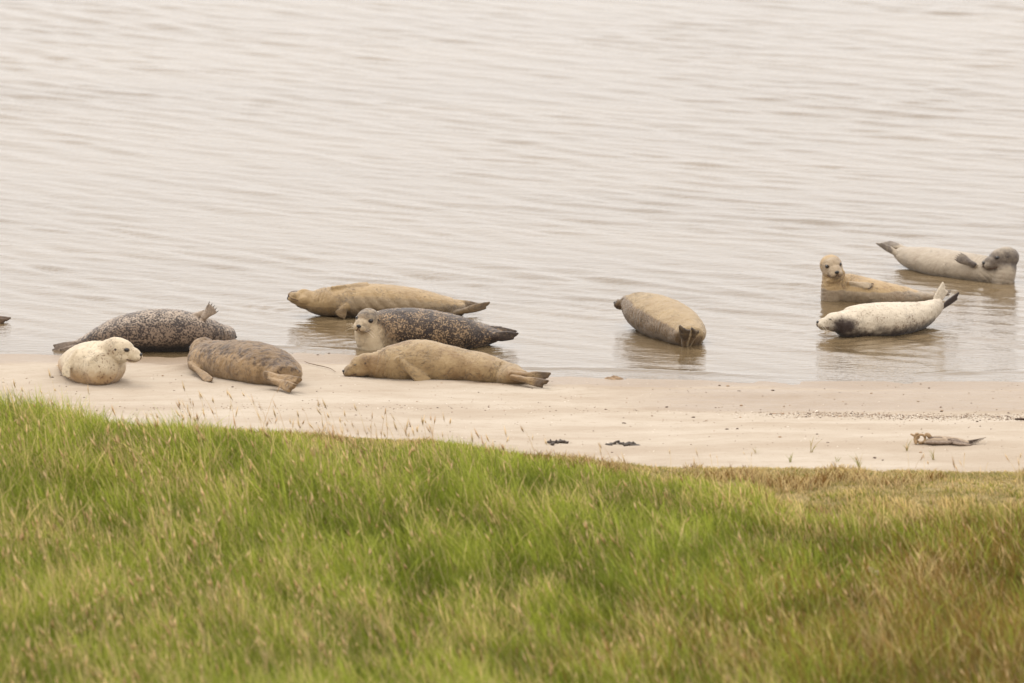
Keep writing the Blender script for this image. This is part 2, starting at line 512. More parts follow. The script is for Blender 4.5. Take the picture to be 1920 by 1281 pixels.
def seal_mat(name, base, second, dark, spot, spot_scale=55, spot_lo=0.52, spot_hi=0.60, fold=0.0, fold_rot=(0, 0, 0), blotch=0.3, wetdark=0.45, fur=0.5, streak=(1, 1, 1), val=1.0):
    def tone(c):
        g_ = (c[0] + c[1] + c[2]) / 3
        return tuple(.71 * val * x * k_ for x, k_ in zip(c[:3], (1.02, 0.99, 0.94))) + (1.0,)
    base, second, dark, spot = tone(base), tone(second), tone(dark), tone(spot)
    m, nt, b = new_mat(name); q = NT(nt)
    v = q.coord()
    mk = q.attr('msk')
    sep = q.node('ShaderNodeSeparateColor'); nt.links.new(mk.outputs['Color'], sep.inputs[0])
    wet = mk.outputs['Alpha']
    lo = q.noise(v, 7, 4, 0.6); mid = q.noise(v, 24, 4, 0.65)
    sv_ = q.coord(streak)
    sp = q.math('ADD', q.math('MULTIPLY', q.noise(sv_, spot_scale, 3, 0.62, 0.3), .78), q.math('MULTIPLY', q.noise(sv_, spot_scale * .42, 3, 0.6, 0.5), .22))
    wob = q.math('MULTIPLY', q.math('SUBTRACT', mid, 0.5), 0.7)
    r = q.rng(q.math('ADD', sep.outputs[0], wob), 0.2, 0.8)
    g = q.rng(q.math('ADD', sep.outputs[1], q.math('MULTIPLY', wob, 0.8)), 0.2, 0.8)
    c = q.mix(r, base, second)
    bl = q.math('MULTIPLY', q.rng(lo, 0.42, 0.68), blotch)
    c = q.mix(bl, c, q.mix(0.55, c, spot))
    c = q.mix(q.math('MULTIPLY', q.rng(mid, 0.5, 0.75), blotch * 0.7), c, q.mix(0.5, c, spot))
    sf = q.math('MULTIPLY', q.rng(q.math('ADD', sp, q.math('MULTIPLY', q.math('SUBTRACT', lo, 0.5), 0.32)), spot_lo, spot_hi), sep.outputs[2])
    c = q.mix(sf, c, spot)
    rid = q.noise(v, 13, 2, 0.55, 1.6)
    crease = q.math('MULTIPLY', q.rng(q.math('ABSOLUTE', q.math('SUBTRACT', rid, 0.5)), 0.0, 0.022, 1.0, 0.0), q.rng(q.noise(v, 5.5, 2, 0.5), 0.48, 0.60))
    c = q.mix(q.math('MULTIPLY', crease, 0.42), c, q.mix(0.7, c, dark))
    c = q.mix(g, c, dark)
    grain = q.noise(q.coord(), 230, 2, 0.6)
    c = q.mix(q.rng(grain, 0.3, 0.7, 0.0, 0.22), c, q.mix(0.5, c, dark))
    wf = q.rng(q.math('ADD', wet, q.math('MULTIPLY', wob, 0.5)), 0.35, 0.65)
    c = q.mix(q.math('MULTIPLY', wf, wetdark), c, q.mix(1.0, c, lin(120, 104, 88), 'MULTIPLY'))
    nt.links.new(c, b.inputs['Base Color'])
    nt.links.new(q.rng(wf, 0, 1, 0.62, 0.33), b.inputs['Roughness'])
    b.inputs['Specular IOR Level'].default_value = 0.3
    b.inputs['Sheen Weight'].default_value = 0.18
    b.inputs['Sheen Roughness'].default_value = 0.5
    h = q.math('SUBTRACT', q.math('ADD', q.math('MULTIPLY', mid, 0.9), q.math('MULTIPLY', grain, 0.25)), q.math('MULTIPLY', crease, 0.35))
    n1 = q.bump(h, 0.006 * fur * 3.2, 0.9)
    if fold:
        w = q.node('ShaderNodeTexWave'); w.wave_type = 'BANDS'; w.bands_direction = 'X'
        w.inputs['Scale'].default_value = 9; w.inputs['Distortion'].default_value = 6; w.inputs['Detail'].default_value = 3
        w.inputs['Detail Scale'].default_value = 1.6
        nt.links.new(q.coord((1, 1, 1), fold_rot), w.inputs['Vector'])
        n1 = q.bump(q.math('MULTIPLY', w.outputs['Fac'], q.math('MULTIPLY', q.rng(lo, 0.4, 0.6), wf) if fold < 0 else q.rng(lo, 0.35, 0.65)), 0.012 * abs(fold), 0.8, n1)
    nt.links.new(n1, b.inputs['Normal'])
    return m


class Seal:
    def __init__(s, label, base_xyz, clamp=True):
        s.root = empty('seal', base_xyz)
        tag(s.root, label, 'seal', 'seals hauled out at the water edge')
        s.bag = Bag(); s.sk = []; s.clamp = clamp; s.claws = []
        s.head = None

    def body(s, K, sref, part=0, n=60):
        V, F, R, U = sweep(K, sref, n, 36)
        s.bag.add(V, F)
        for i in range(n):
            s.sk.append((*R[i, :3], max(R[i, 3], R[i, 4]), part, i / (n - 1), *(U[i] * (1 if U[i][2] >= 0 else -1))))

    def blob(s, c, rad, ax=None, part=0, t=0.0):
        ax = np.eye(3) if ax is None else np.asarray(ax)
        V, F = ellipsoid(c, ax * np.asarray(rad)[:, None])
        s.bag.add(V, F)
        s.sk.append((*c, max(rad), part, t, 0, 0, 1))

    def put_head(s, c, fwd, up, k=0.9, eyes=1.0, mouth=True, whisk=True, squint=1.0, nose=True, jaw=1.0):
        f = norm(fwd); u = np.asarray(up, float); u = norm(u - f * (u @ f)); r = np.cross(f, u)
        A = np.stack([f, r, u])
        s.head = (np.asarray(c, float), A, k); s.squint = squint
        W = lambda a, b_, d: np.asarray(c) + k * (a * f + b_ * r + d * u)
        E = lambda ctr, rad: s.bag.add(*ellipsoid(W(*ctr), A * (np.asarray(rad) * k)[:, None]))
        E((0, 0, 0), (.112, .092, .088))
        E((.045, 0, .002), (.085, .080, .078))
        E((.106, 0, -.017), (.078, .059, .052))
        E((.122, 0, -.005), (.060, .034, .031))
        for g in (-1, 1):
            E((.152, g * .023, -.030), (.040, .032, .029))
            E((.045, g * .040, -.038), (.070, .048, .044))
            E((.078, g * .042, .026), (.034, .024, .024))
        E((.120, 0, -.054), (.056, .036, .024 * jaw))
        E((.170, 0, -.014), (.022, .019, .016))
        s.sk.append((*W(0, 0, 0), .10 * k, 1, 0, *u))
        s.sk.append((*W(.09, 0, -.02), .06 * k, 1, 0, *u))
        s.sk.append((*W(.15, 0, -.03), .045 * k, 1, 0, *u))
        R3 = Matrix(((f[0], r[0], u[0]), (f[1], r[1], u[1]), (f[2], r[2], u[2]))).to_4x4()
        for g in (-1, 1):
            e = link('eye', EYE_ME, None, s.root)
            e.parent = s.root; e.matrix_parent_inverse = Matrix.Identity(4)
            e.matrix_local = Matrix.Translation(Vector(W(.092, g * .0565, .026)) - s.root.location) @ R3 @ Matrix.Diagonal((.0165 * k * eyes, .0125 * k * eyes, .0115 * k * eyes * squint, 1))
        if nose:
            e = link('nose', NOSE_ME, None, s.root)
            e.matrix_parent_inverse = Matrix.Identity(4)
            e.matrix_local = Matrix.Translation(Vector(W(.185, 0, -.011)) - s.root.location) @ R3 @ Matrix.Diagonal((.011 * k, .020 * k, .013 * k, 1))
        if mouth:
            B = Bag()
            for g in (-1, 1):
                pts = [W(.187, g * .004, -.026), W(.184, g * .010, -.044), W(.164, g * .040, -.051), W(.128, g * .055, -.051), W(.092, g * .066, -.042)]
                V, F, _, _ = sweep([(*p, .0032 * k, .0032 * k) for p in pts], (0.3, 0.2, 1), 14, 6)
                B.add(V, F)
            link('mouth', B.mesh('mouth'), MOUTH_M, s.root)
        if whisk:
            B = Bag(); rr = random.Random(3)
            for g in (-1, 1):
                for i in range(6):
                    p0 = W(.154 + .012 * (i % 3), g * (.040), -.022 - .008 * (i // 2))
                    p2 = W(.13 + .02 * rr.random(), g * (.10 + .03 * rr.random()), -.05 - .014 * i + .03 * rr.random())
                    p1 = (p0 + p2) / 2 + k * .012 * u
                    V, F, _, _ = sweep([(*p0, .0006, .0006), (*p1, .0005, .0005), (*p2, .0003, .0003)], (0.3, 0.4, 1), 6, 4)
                    B.add(V, F)
            link('whiskers', B.mesh('whiskers'), WHISK_M, s.root)['kind'] = 'stuff'

    def flipper(s, root, tip, nrm, w=.05, th=.014, claws=True, bend=None, fan=0.55):
        root = np.asarray(root, float); tip = np.asarray(tip, float)
        ax = tip - root; L = np.linalg.norm(ax); ax = ax / L
        n_ = norm(np.asarray(nrm, float) - ax * (np.asarray(nrm, float) @ ax)); wd = np.cross(ax, n_)
        off = np.zeros(3) if bend is None else np.asarray(bend, float)
        pos = lambda a, b_: root + ax * L * a + wd * b_ + off * math.sin(math.pi * min(a, 1))
        V, F, R, U = sweep([(*pos(-.25, 0), th * 2.2, w * .55), (*pos(.1, 0), th * 1.9, w * .62), (*pos(.45, 0), th * 1.3, w * .85), (*pos(.75, 0), th * 1.0, w * .95), (*pos(.92, 0), th * .7, w * .85)], wd, 22, 18)
        s.bag.add(V, F)
        for i in range(5, 22): s.sk.append((*(R[i, :3] + n_ * th), w * 1.0, 2, i / 21, *n_))
        for j in range(5):
            q_ = (j - 2) / 2
            a1 = 1.0 - .07 * q_ * q_ - .05 * q_
            p0 = pos(.3, q_ * w * .55); p1 = pos(.65, q_ * w * .8); p2 = pos(a1, q_ * w * (.78 + fan * .12))
            V, F, R, U = sweep([(*p0, th * .9, w * .17), (*p1, th * .95, w * .19), (*p2, th * .65, w * .15)], wd, 10, 10)
            s.bag.add(V, F)
            s.sk.append((*p2, w * .3, 2, 1.0, *n_)); s.sk.append((*p1, w * .4, 2, .7, *n_))
            if claws: s.claws.append((p2 + n_ * th * .1, norm(p2 - p1 + n_ * .02 * L), n_))

    def hind(s, root, tip, nrm, w=.06, th=.014, cup=0.0, tp=1.0):
        """fan of five toes with the outer toes longest and a web between them"""
        root = np.asarray(root, float); tip = np.asarray(tip, float)
        ax = tip - root; L = np.linalg.norm(ax); ax = ax / L
        n_ = norm(np.asarray(nrm, float) - ax * (np.asarray(nrm, float) @ ax)); wd = np.cross(ax, n_)
        pos = lambda a, b_, c_=0: root + ax * L * a + wd * b_ + n_ * (c_ + cup * (abs(b_) / w) ** 2 * a)
        V, F, R, U = sweep([(*pos(-.3, 0), th * 2.2, w * .62), (*pos(.12, 0), th * 1.7, w * .66), (*pos(.5, 0), th * 1.25, w * (.74 + .08 * tp)), (*pos(.80, 0), th * .7, w * .84 * tp)], wd, 18, 18)
        s.bag.add(V, F)
        for i in range(18): s.sk.append((*R[i, :3], w * .6, 3, i / 17, *n_))
        for j in range(5):
            q_ = (j - 2) / 2
            a1 = 1.0 - .055 * j + .02 * ((j * 7) % 3 - 1) + (.05 if j == 4 else 0)
            p0 = pos(.05, q_ * w * .32); p1 = pos(.5, q_ * w * (.6 + .1 * tp)); p2 = pos(a1, q_ * w * .80 * tp)
            rr = w * (.24 if abs(q_) > .8 else .15)
            V, F, R, U = sweep([(*p0, th, rr), (*p1, th * 1.05, rr * 1.05), (*p2, th * .8, rr * .85)], wd, 10, 10)
            s.bag.add(V, F)
            s.sk.append((*p2, w * .35, 3, 1.0, *n_))

    def finish(s, mat, mask, voxel=0.0065, lump=0.006, seed=0, folds=None):
        V = np.concatenate(s.bag.V)
        if s.clamp:
            g = sand_z(V[:, 0], V[:, 1]) - 0.006
            low = V[:, 2] < g
            V[low, 2] = g[low] - 0.02 * np.clip(g[low] - V[low, 2], 0, .3)
        tmp = mesh_from('tmp', V, s.bag.F)
        to = bpy.data.objects.new('tmp', tmp); COL.objects.link(to)
        r = to.modifiers.new('r', 'REMESH'); r.mode = 'VOXEL'; r.voxel_size = voxel; r.use_smooth_shade = True
        sm = to.modifiers.new('s', 'SMOOTH'); sm.factor = 0.5; sm.iterations = 5
        dg = bpy.context.evaluated_depsgraph_get()
        me = bpy.data.meshes.new_from_object(to.evaluated_get(dg))
        bpy.data.objects.remove(to); bpy.data.meshes.remove(tmp)
        me.name = 'body'
        n = len(me.vertices)
        co = np.empty(n * 3, np.float32); me.vertices.foreach_get('co', co); co = co.reshape(-1, 3).astype(float)
        no = np.empty(n * 3, np.float32); me.vertices.foreach_get('normal', no); no = no.reshape(-1, 3).astype(float)
        SK = np.array(s.sk)
        best = np.full(n, 1e9); idx = np.zeros(n, int)
        for i in range(len(SK)):
            d = np.linalg.norm(co - SK[i, :3], axis=1) / SK[i, 3]
            k = d < best; best[k] = d[k]; idx[k] = i
        part = SK[idx, 4]; t = SK[idx, 5]
        off = co - SK[idx, :3]
        up = np.einsum('ij,ij->i', off, SK[idx, 6:9]) / (np.linalg.norm(off, axis=1) + 1e-6)
        if s.head is not None:
            hl = (co - s.head[0]) @ s.head[1].T / s.head[2]
        else: hl = np.full((n, 3), 9.0)
        isb = (part == 0)
        amp = lump * np.where(isb, 1.0, 0.25) * (fbm(co * 9 + seed, seed, 3) - 0.5) * 2 + lump * 0.5 * np.where(isb, 1, .4) * (fbm(co * 34, seed + 3, 2) - .5) * 2
        if s.head is not None:        # rolls of skin behind the head
            hd = np.linalg.norm(co - s.head[0], axis=1) / s.head[2]
            wv = np.sin(hd * 2 * math.pi / .030 + 9 * fbm(co * 7, seed + 8, 2)) * .5 + .5
            amp = amp - .0055 * wv ** 3 * smooth(.10, .14, hd) * smooth(.30, .20, hd) * (isb | (part == 4)) * smooth(.35, .6, fbm(co * 6, seed + 5, 2))
        if folds is not None: amp = amp + folds(co, t, up, part)
        co2 = co + no * amp[:, None]
        me.vertices.foreach_set('co', co2.astype(np.float32).ravel())
        # masks: second coat, dark patches, spot density, wetness
        ctx = dict(co=co, no=no, part=part, t=t, up=up, hl=hl, n=n)
        M = np.zeros((n, 4)); M[:, 2] = 1
        mask(M, ctx)
        # ear openings, rim of the eyes, wet nostril area
        for g in (-1, 1):
            d = np.linalg.norm((hl - np.array([.018, g * .084, .022])) / np.array([1, 2.2, 1]), axis=1)
            M[:, 1] = np.maximum(M[:, 1], smooth(.011, .006, d))
            d = np.linalg.norm((hl - np.array([.094, g * .0565, .024])) * np.array([.75, 1, 1.25]), axis=1)
            M[:, 1] = np.maximum(M[:, 1], 0.75 * smooth(.026, .016, d) * (1 if s.squint > .6 else .35))
        a = me.attributes.new('msk', 'FLOAT_COLOR', 'POINT')
        a.data.foreach_set('color', np.clip(M, 0, 1).astype(np.float32).ravel())
        me.update()
        link('body', me, mat, s.root)
        for (p, d, nn) in s.claws:
            c = link('claw', CLAW_ME, None, s.root)
            c.matrix_parent_inverse = Matrix.Identity(4)
            qd = Vector(d).to_track_quat('Z', 'Y').to_matrix().to_4x4()
            c.matrix_local = Matrix.Translation(Vector(p) - s.root.location) @ qd @ Matrix.Diagonal((.010, .010, .020, 1))
        return s.root


def spine(rows):
    """rows: px, py, depth y, half height in px, half breadth in m -> sweep rows"""
    return [(*P(a, b_, y), h * mpp(y), w) for a, b_, y, h, w in rows]


SIDE = (0, 1, 0)


def gs(px, py):
    y = gy(py)
    for _ in range(4): y = gy(py, max(0.0, float(sand_z(np.array([P(px, py, y)[0]]), np.array([y]))[0])))
    return y


# --- F: plain beige seal stretched out on the sand, head to the left
y0 = gs(830, 708)
s = Seal('plain beige seal stretched flat on dry sand with its snout to the left', P(830, 722, gs(830, 716)))
s.body(spine([(688, 685, y0, 21, .09), (706, 686, y0, 28, .125), (738, 683, y0, 36, .18), (783, 679, y0, 42, .215), (830, 684, y0, 39, .215), (875, 690, y0, 34, .19), (915, 696, y0 - .06, 30, .165), (942, 702, gs(942, 713), 25, .135), (962, 706, gs(962, 717), 18, .10), (980, 708, gs(980, 719), 13, .07)]), SIDE)
s.put_head(P(686, 683, y0 - .02), (-1, -.22, -.22), (-.15, 0, 1), .92, squint=.35, eyes=.9, whisk=False)
s.flipper(P(757, 683, y0 - .19), P(801, 719, y0 - .235), (.2, -1, .35), .046, .015, claws=False, bend=(0, -.015, 0))
s.hind(P(976, 704, gs(976, 720)), P(1032, 709, gs(1032, 723)), (0, -.95, .3), .042, .022)
s.hind(P(978, 711, gs(978, 724)), P(1027, 721, gs(1027, 729)), (0, -.95, .25), .034, .020)
def mk(M, c):
    M[:, 0] = .75 * smooth(.30, .75, fbm(c['co'] * 5, 44, 3))
    M[:, 1] = np.where(c['part'] == 3, .18 + .5 * smooth(.5, 1, c['t']), 0) + np.where(c['part'] == 2, .22, 0) + .45 * smooth(.07, .17, c['hl'][:, 0]) * (c['part'] == 1)
    M[:, 2] = .45
s.finish(seal_mat('fur_beige', lin(194, 166, 122), lin(168, 136, 94), lin(96, 76, 56), lin(122, 94, 62), 48, .55, .66, blotch=.6, fur=.9, val=.86), mk, seed=1)

# --- E: dark mottled seal with a pale throat, face to the camera
y0 = gy(650)
s = Seal('dark brown mottled seal with pale throat facing the camera behind the beige one', P(790, 655, y0))
s.body(spine([(693, 626, y0 - .03, 31, .125), (712, 622, y0, 38, .17), (755, 618, y0, 41, .20), (810, 621, y0, 39, .20), (860, 627, y0 + .02, 34, .175), (895, 630, y0 + .04, 25, .13), (920, 630, y0 + .05, 15, .085), (938, 629, y0 + .06, 9, .05)]), SIDE)
s.body(spine([(699, 648, y0 - .05, 29, .14), (694, 630, y0 - .06, 29, .13), (691, 611, y0 - .07, 25, .10), (692, 598, y0 - .06, 19, .085)]), SIDE, part=4, n=20)
s.put_head(P(690.5, 600, y0 - .07), (-.36, -.92, -.06), (.18, 0, 1), .98, eyes=.95)
s.hind(P(905, 614, y0 + .09), P(970, 625, y0 + .13), (0, -.75, .6), .032, .014, tp=.6)
s.hind(P(915, 631, y0 - .02), P(973, 630, y0 - .04), (0, -1, .2), .042, .015, tp=.55)
def mk(M, c):
    co = c['co']; pale = ((c['part'] == 4) | (c['part'] == 0)) * 1.0
    xl = P(706, 620, y0)[0]
    fr = smooth(xl + .16, xl - .08, co[:, 0] + .8 * (co[:, 2] - .16) + .22 * (fbm(co * 14, 61, 3) - .5))
    face = (c['part'] == 1) * smooth(.02, -.05, c['hl'][:, 2]) 
    crown = (c['part'] == 1) * smooth(.0, .05, c['hl'][:, 2])
    M[:, 0] = np.clip(np.maximum(np.maximum(pale * fr, face * .85), (c['part'] == 1) * .62) - .22 * crown, 0, 1)
    M[:, 1] = np.where(c['part'] == 3, .35 + .2 * c['t'], 0) + .30 * ((c['part'] == 1) & (np.abs(c['hl'][:, 1]) < .045)) * smooth(.02, .06, c['hl'][:, 0]) * smooth(.16, .1, c['hl'][:, 0]) * (c['hl'][:, 2] > -.02)
    M[:, 2] = np.where((c['part'] == 0), 1, .6) * (1 - .85 * M[:, 0])
s.finish(seal_mat('fur_dark_mottled', lin(54, 41, 35), lin(224, 204, 172), lin(48, 36, 31), lin(176, 148, 114), 82, .505, .60, blotch=.32, streak=(1, 1, 1)), mk, seed=2)

# --- D: tan seal on its back in the shallows behind
y0 = gy(592)
s = Seal('golden tan seal lying belly up in shallow water behind the dark mottled seal', P(700, 600, y0), clamp=False)
s.body(spine([(572, 562, y0, 15, .075), (588, 566, y0, 22, .11), (612, 566, y0, 27, .155), (650, 566, y0, 32, .195), (700, 567, y0, 35, .21), (760, 570, y0 + .01, 32, .20), (808, 574, y0 + .02, 26, .16), (842, 577, y0 + .03, 19, .115), (866, 579, y0 + .04, 12, .07)]), SIDE)
s.put_head(P(579, 563, y0 - .01), (-1, -.12, .06), (-.1, .55, -.8), .86, squint=.3, eyes=.8, whisk=False)
s.flipper(P(636, 541, y0 - .06), P(691, 535, y0 - .05), (-.1, -.55, 1), .038, .014, claws=False)
s.flipper(P(646, 578, y0 - .19), P(636, 594, y0 - .215), (0, -1, .2), .046, .014, claws=False)
s.hind(P(848, 566, y0 + .12), P(905, 577, y0 + .12), (.0, -.8, .6), .036, .015, tp=.7)
s.hind(P(858, 586, y0 - .06), P(921, 571, y0 - .07), (0, -1, .3), .034, .015, tp=.7)
def fo(co, t, up, part):
    w = np.sin((co[:, 0] * 1.0 + co[:, 2] * .55) * 62 + 5 * fbm(co * 5, 9, 2)) * .5 + .5
    return -.0095 * w ** 2 * (part == 0) * smooth(.12, .25, t) * smooth(.8, .6, t) * smooth(.75, .3, up)
def mk(M, c):
    co = c['co']
    M[:, 0] = smooth(.65, .1, c['up']) * smooth(.15, .32, c['t']) * (c['part'] == 0) * .9
    M[:, 1] = np.where(c['part'] == 3, .25 + .35 * c['t'], 0) + np.where((c['part'] == 2), .3, 0) + .38 * (c['part'] == 1) * smooth(.08, .13, c['hl'][:, 0])
    M[:, 2] = .3
    M[:, 3] = smooth(.12, .05, co[:, 2])
s.finish(seal_mat('fur_golden', lin(204, 174, 128), lin(180, 158, 126), lin(94, 74, 56), lin(136, 110, 78), 40, .55, .68, blotch=.5, fur=.9, val=.84), mk, seed=3, folds=fo)

# --- B: dark speckled seal on its side at the waterline, flipper in the air
y0 = gy(655)
s = Seal('dark grey speckled seal on its side at the waterline with one clawed flipper raised', P(290, 668, gy(660)))
s.body(spine([(140, 648, y0 + .05, 8, .05), (158, 643, y0 + .04, 13, .075), (180, 638, y0 + .03, 22, .11), (208, 633, y0 + .02, 32, .15), (245, 627, y0, 40, .19), (295, 624, y0, 45, .21), (340, 623, y0, 41, .20), (375, 624, y0 + .03, 32, .165), (400, 627, y0 + .07, 25, .125), (418, 629, y0 + .12, 20, .10)]), SIDE)
s.put_head(P(419, 629, y0 + .13), (.42, .9, -.12), (.55, -.1, .8), .93, whisk=False)
s.flipper(P(366, 590, y0 - .02), P(395, 585, y0 - .06), (.0, -1, .1), .026, .013, claws=False)
s.flipper(P(386, 592, y0 - .06), P(400, 576, y0 - .07), (.0, -1, .15), .044, .012, claws=True, fan=1.6)
s.hind(P(150, 643, y0 + .02), P(93, 657, y0 - .05), (0, -.75, .6), .040, .013)
s.hind(P(152, 650, y0 - .01), P(108, 665, y0 - .10), (0, -.95, .3), .036, .013)
def mk(M, c):
    co = c['co']
    topl = smooth(.15, .85, c['up'])
    M[:, 0] = .95 * topl * (c['part'] == 0) + (c['part'] == 2) * .8
    M[:, 1] = .92 * smooth(.05, -.65, c['up']) * (c['part'] == 0) + np.where(c['part'] == 3, .25 + .2 * c['t'], 0)
    M[:, 1] = np.where(c['part'] == 0, M[:, 1] * smooth(.0, .3, c['t']), M[:, 1])
    M[:, 2] = np.where(c['part'] == 0, 1, .35)
s.finish(seal_mat('fur_grey_speckled', lin(150, 130, 112), lin(190, 172, 154), lin(44, 36, 32), lin(62, 50, 44), 78, .45, .55, blotch=.25), mk, seed=4)

# --- A: pale cream seal, chest to the camera, looking right
y0 = gs(185, 717)
s = Seal('small cream white seal on the sand with head raised looking right', P(180, 724, gs(180, 720)))
s.body(spine([(191, 690, y0 - .12, 34, .13), (185, 687, y0 - .0, 44, .20), (176, 683, y0 + .14, 44, .215), (160, 682, y0 + .36, 37, .185), (143, 682, y0 + .62, 26, .135), (130, 684, y0 + .84, 15, .08), (122, 686, y0 + .97, 9, .055)]), (.86, .5, 0))
s.body(spine([(190, 688, y0 - .04, 37, .165), (200, 673, y0 - .03, 34, .145), (210, 661, y0 - .05, 28, .115), (217, 656, y0 - .08, 22, .085)]), (.2, 1, 0), part=4, n=24)
s.put_head(P(219, 655, y0 - .08), (1, -.30, -.12), (-.02, -.1, 1), 1.0, eyes=1.0, whisk=False)
s.flipper(P(139, 668, y0 - .02), P(124, 707, y0 - .09), (-.55, -.85, .1), .038, .012, claws=False, bend=(-.022, .0, 0))
s.hind(P(124, 684, y0 + .92), P(101, 689, y0 + .98), (0, -.4, 1), .038, .014)
s.hind(P(124, 690, y0 + .90), P(100, 692, y0 + .90), (0, -.5, .9), .034, .014)
def mk(M, c):
    co = c['co']; hz = co[:, 2]
    bodyp = (c['part'] == 0) | (c['part'] == 4)
    M[:, 0] = bodyp * smooth(.24, .05, hz) * .85
    tgt = P(196, 696, y0 - .25)
    M[:, 2] = .35 + .9 * np.exp(-(np.linalg.norm(co - tgt, axis=1) / .17) ** 2)
    M[:, 1] = np.where(c['part'] == 3, .3 * c['t'], 0) + .22 * (c['part'] == 1) * smooth(.10, .15, c['hl'][:, 0])
s.finish(seal_mat('fur_cream', lin(228, 212, 184), lin(204, 172, 130), lin(70, 56, 48), lin(128, 98, 74), 52, .545, .63, blotch=.36), mk, seed=5)

# --- C: brown blotchy seal, head turned away
ys_ = lambda p: gs(450, p)
s = Seal('tawny brown blotched seal on the sand with its head turned away', P(450, 716, gs(450, 712)))
s.body(spine([(383, 655, ys_(689), 22, .10), (388, 668, ys_(691), 31, .15), (408, 677, ys_(697), 39, .19), (442, 682, ys_(705), 44, .215), (478, 686, ys_(711), 44, .215), (507, 692, ys_(716), 40, .20), (525, 698, ys_(720), 32, .165), (536, 705, ys_(724), 22, .12)]), (.78, .62, 0))
s.put_head(P(380, 655, ys_(686)), (-.45, .85, -.30), (0, .2, 1), .98, whisk=False, mouth=False)
s.flipper(P(366, 690, ys_(704)), P(395, 715, ys_(717)), (-.35, -.8, .45), .032, .015, claws=True)
s.hind(P(516, 709, ys_(731)), P(561, 720, ys_(738)), (.15, -.9, .45), .048, .024, cup=.010)
s.hind(P(520, 717, ys_(734)), P(552, 730, ys_(741)), (-.1, -.95, .25), .038, .022, cup=.008)
def fo(co, t, up, part):
    return .008 * (fbm(co * 16, 21, 3) - .5) * 2 * (part == 0) * smooth(-.2, .5, up)
def mk(M, c):
    M[:, 0] = smooth(.1, .8, c['up'] + .8 * (fbm(c['co'] * 6, 8, 3) - .5)) * (c['part'] == 0) * .85
    M[:, 1] = np.where(c['part'] == 3, .12 + .3 * c['t'] * smooth(.4, .6, fbm(c['co'] * 30, 12, 2)), 0) + np.where(c['part'] == 2, .25, 0)
    M[:, 2] = np.where(c['part'] == 0, .25 + .65 * smooth(-.1, .5, c['up']), .4)
s.finish(seal_mat('fur_tawny', lin(186, 154, 110), lin(152, 124, 88), lin(78, 60, 46), lin(88, 66, 46), 30, .50, .60, blotch=.7, fur=1.3, streak=(1, 1, 1), val=.92), mk, seed=6, folds=fo)

# --- G: tan seal lying in the water with its tail to the camera
s = Seal('tan seal half dry in shallow water with its tail flippers towards the camera', P(1240, 640, gy(636)), clamp=False)
s.body(spine([(1180, 566, gy(607), 12, .07), (1190, 570, gy(609), 22, .12), (1206, 580, gy(613), 32, .165), (1228, 591, gy(620), 38, .205), (1252, 603, gy(628), 39, .215), (1272, 614, gy(636), 34, .19), (1285, 624, gy(642), 28, .16), (1292, 631, gy(647), 21, .12)]), (.93, .36, 0))
s.put_head(P(1186, 568, gy(607)), (-1, .10, .05), (-.2, .3, .9), .74, whisk=False, squint=.4, eyes=.7)
s.hind(P(1285, 640, gy(650)), P(1283, 614, gy(655)), (-.2, -.95, .25), .046, .020, cup=-.010)
s.hind(P(1292, 641, gy(649)), P(1305, 617, gy(653)), (.3, -.9, .25), .038, .018, cup=-.010)
def wetline(co): return smooth(.035, -.035, co[:, 2] - .215 + .28 * (co[:, 0] - P(1180, 600, gy(615))[0]) + .03 * (fbm(co * 12, 3, 3) - .5))
def fo(co, t, up, part):
    w = np.sin((co[:, 0] * .75 + co[:, 1] * -.45 + co[:, 2] * .30) * 190 + 22 * fbm(co * 6, 9, 3)) * .5 + .5
    return (-.0055 * w ** 1.5 + .004) * (part == 0) * wetline(co) * smooth(.04, .08, co[:, 2])
def mk(M, c):
    co = c['co']; wl_ = wetline(co) * (c['no'][:, 0] < .55)
    M[:, 0] = wl_ * .95
    M[:, 3] = wl_ * .75
    M[:, 1] = np.where(c['part'] == 3, .28 + .38 * c['t'], 0) + .5 * (c['part'] == 1) * smooth(.08, .12, c['hl'][:, 0])
    M[:, 2] = .12
s.finish(seal_mat('fur_tan_halfwet', lin(198, 172, 130), lin(166, 139, 102), lin(66, 50, 38), lin(138, 110, 78), 40, .56, .66, blotch=.4, wetdark=.45, fur=1.0, val=.88), mk, seed=7, folds=fo)

# --- H: tan seal with raised head facing the camera
y0 = gy(562)
s = Seal('golden brown seal bent up in the water facing the camera, behind the white one', P(1620, 570, y0), clamp=False)
s.body(spine([(1566, 540, y0, 26, .12), (1586, 544, y0, 31, .16), (1620, 549, y0 - .02, 29, .17), (1660, 554, y0 - .02, 25, .15), (1700, 557, y0, 18, .115), (1728, 557, y0 + .02, 11, .075), (1750, 556, y0 + .04, 7, .05)]), SIDE)
s.body(spine([(1563, 556, y0 - .02, 25, .115), (1561, 538, y0 - .03, 22, .105), (1560, 522, y0 - .03, 19, .088), (1559, 502, y0 - .02, 16, .078)]), SIDE, part=4, n=24)
s.body(spine([(1552, 527, y0 - .10, 5, .03), (1566, 523, y0 - .11, 8, .04), (1577, 513, y0 - .06, 8, .045)]), SIDE, part=4, n=14)
s.put_head(P(1558, 498, y0 - .02), (.22, -.95, -.10), (-.13, 0, 1), .95, eyes=1.0, whisk=False)
s.flipper(P(1598, 533, y0 - .14), P(1634, 537, y0 - .165), (0, -.75, .8), .030, .014, claws=True)
s.hind(P(1742, 553, y0 + .06), P(1786, 548, y0 + .1), (0, -.5, 1), .034, .013)
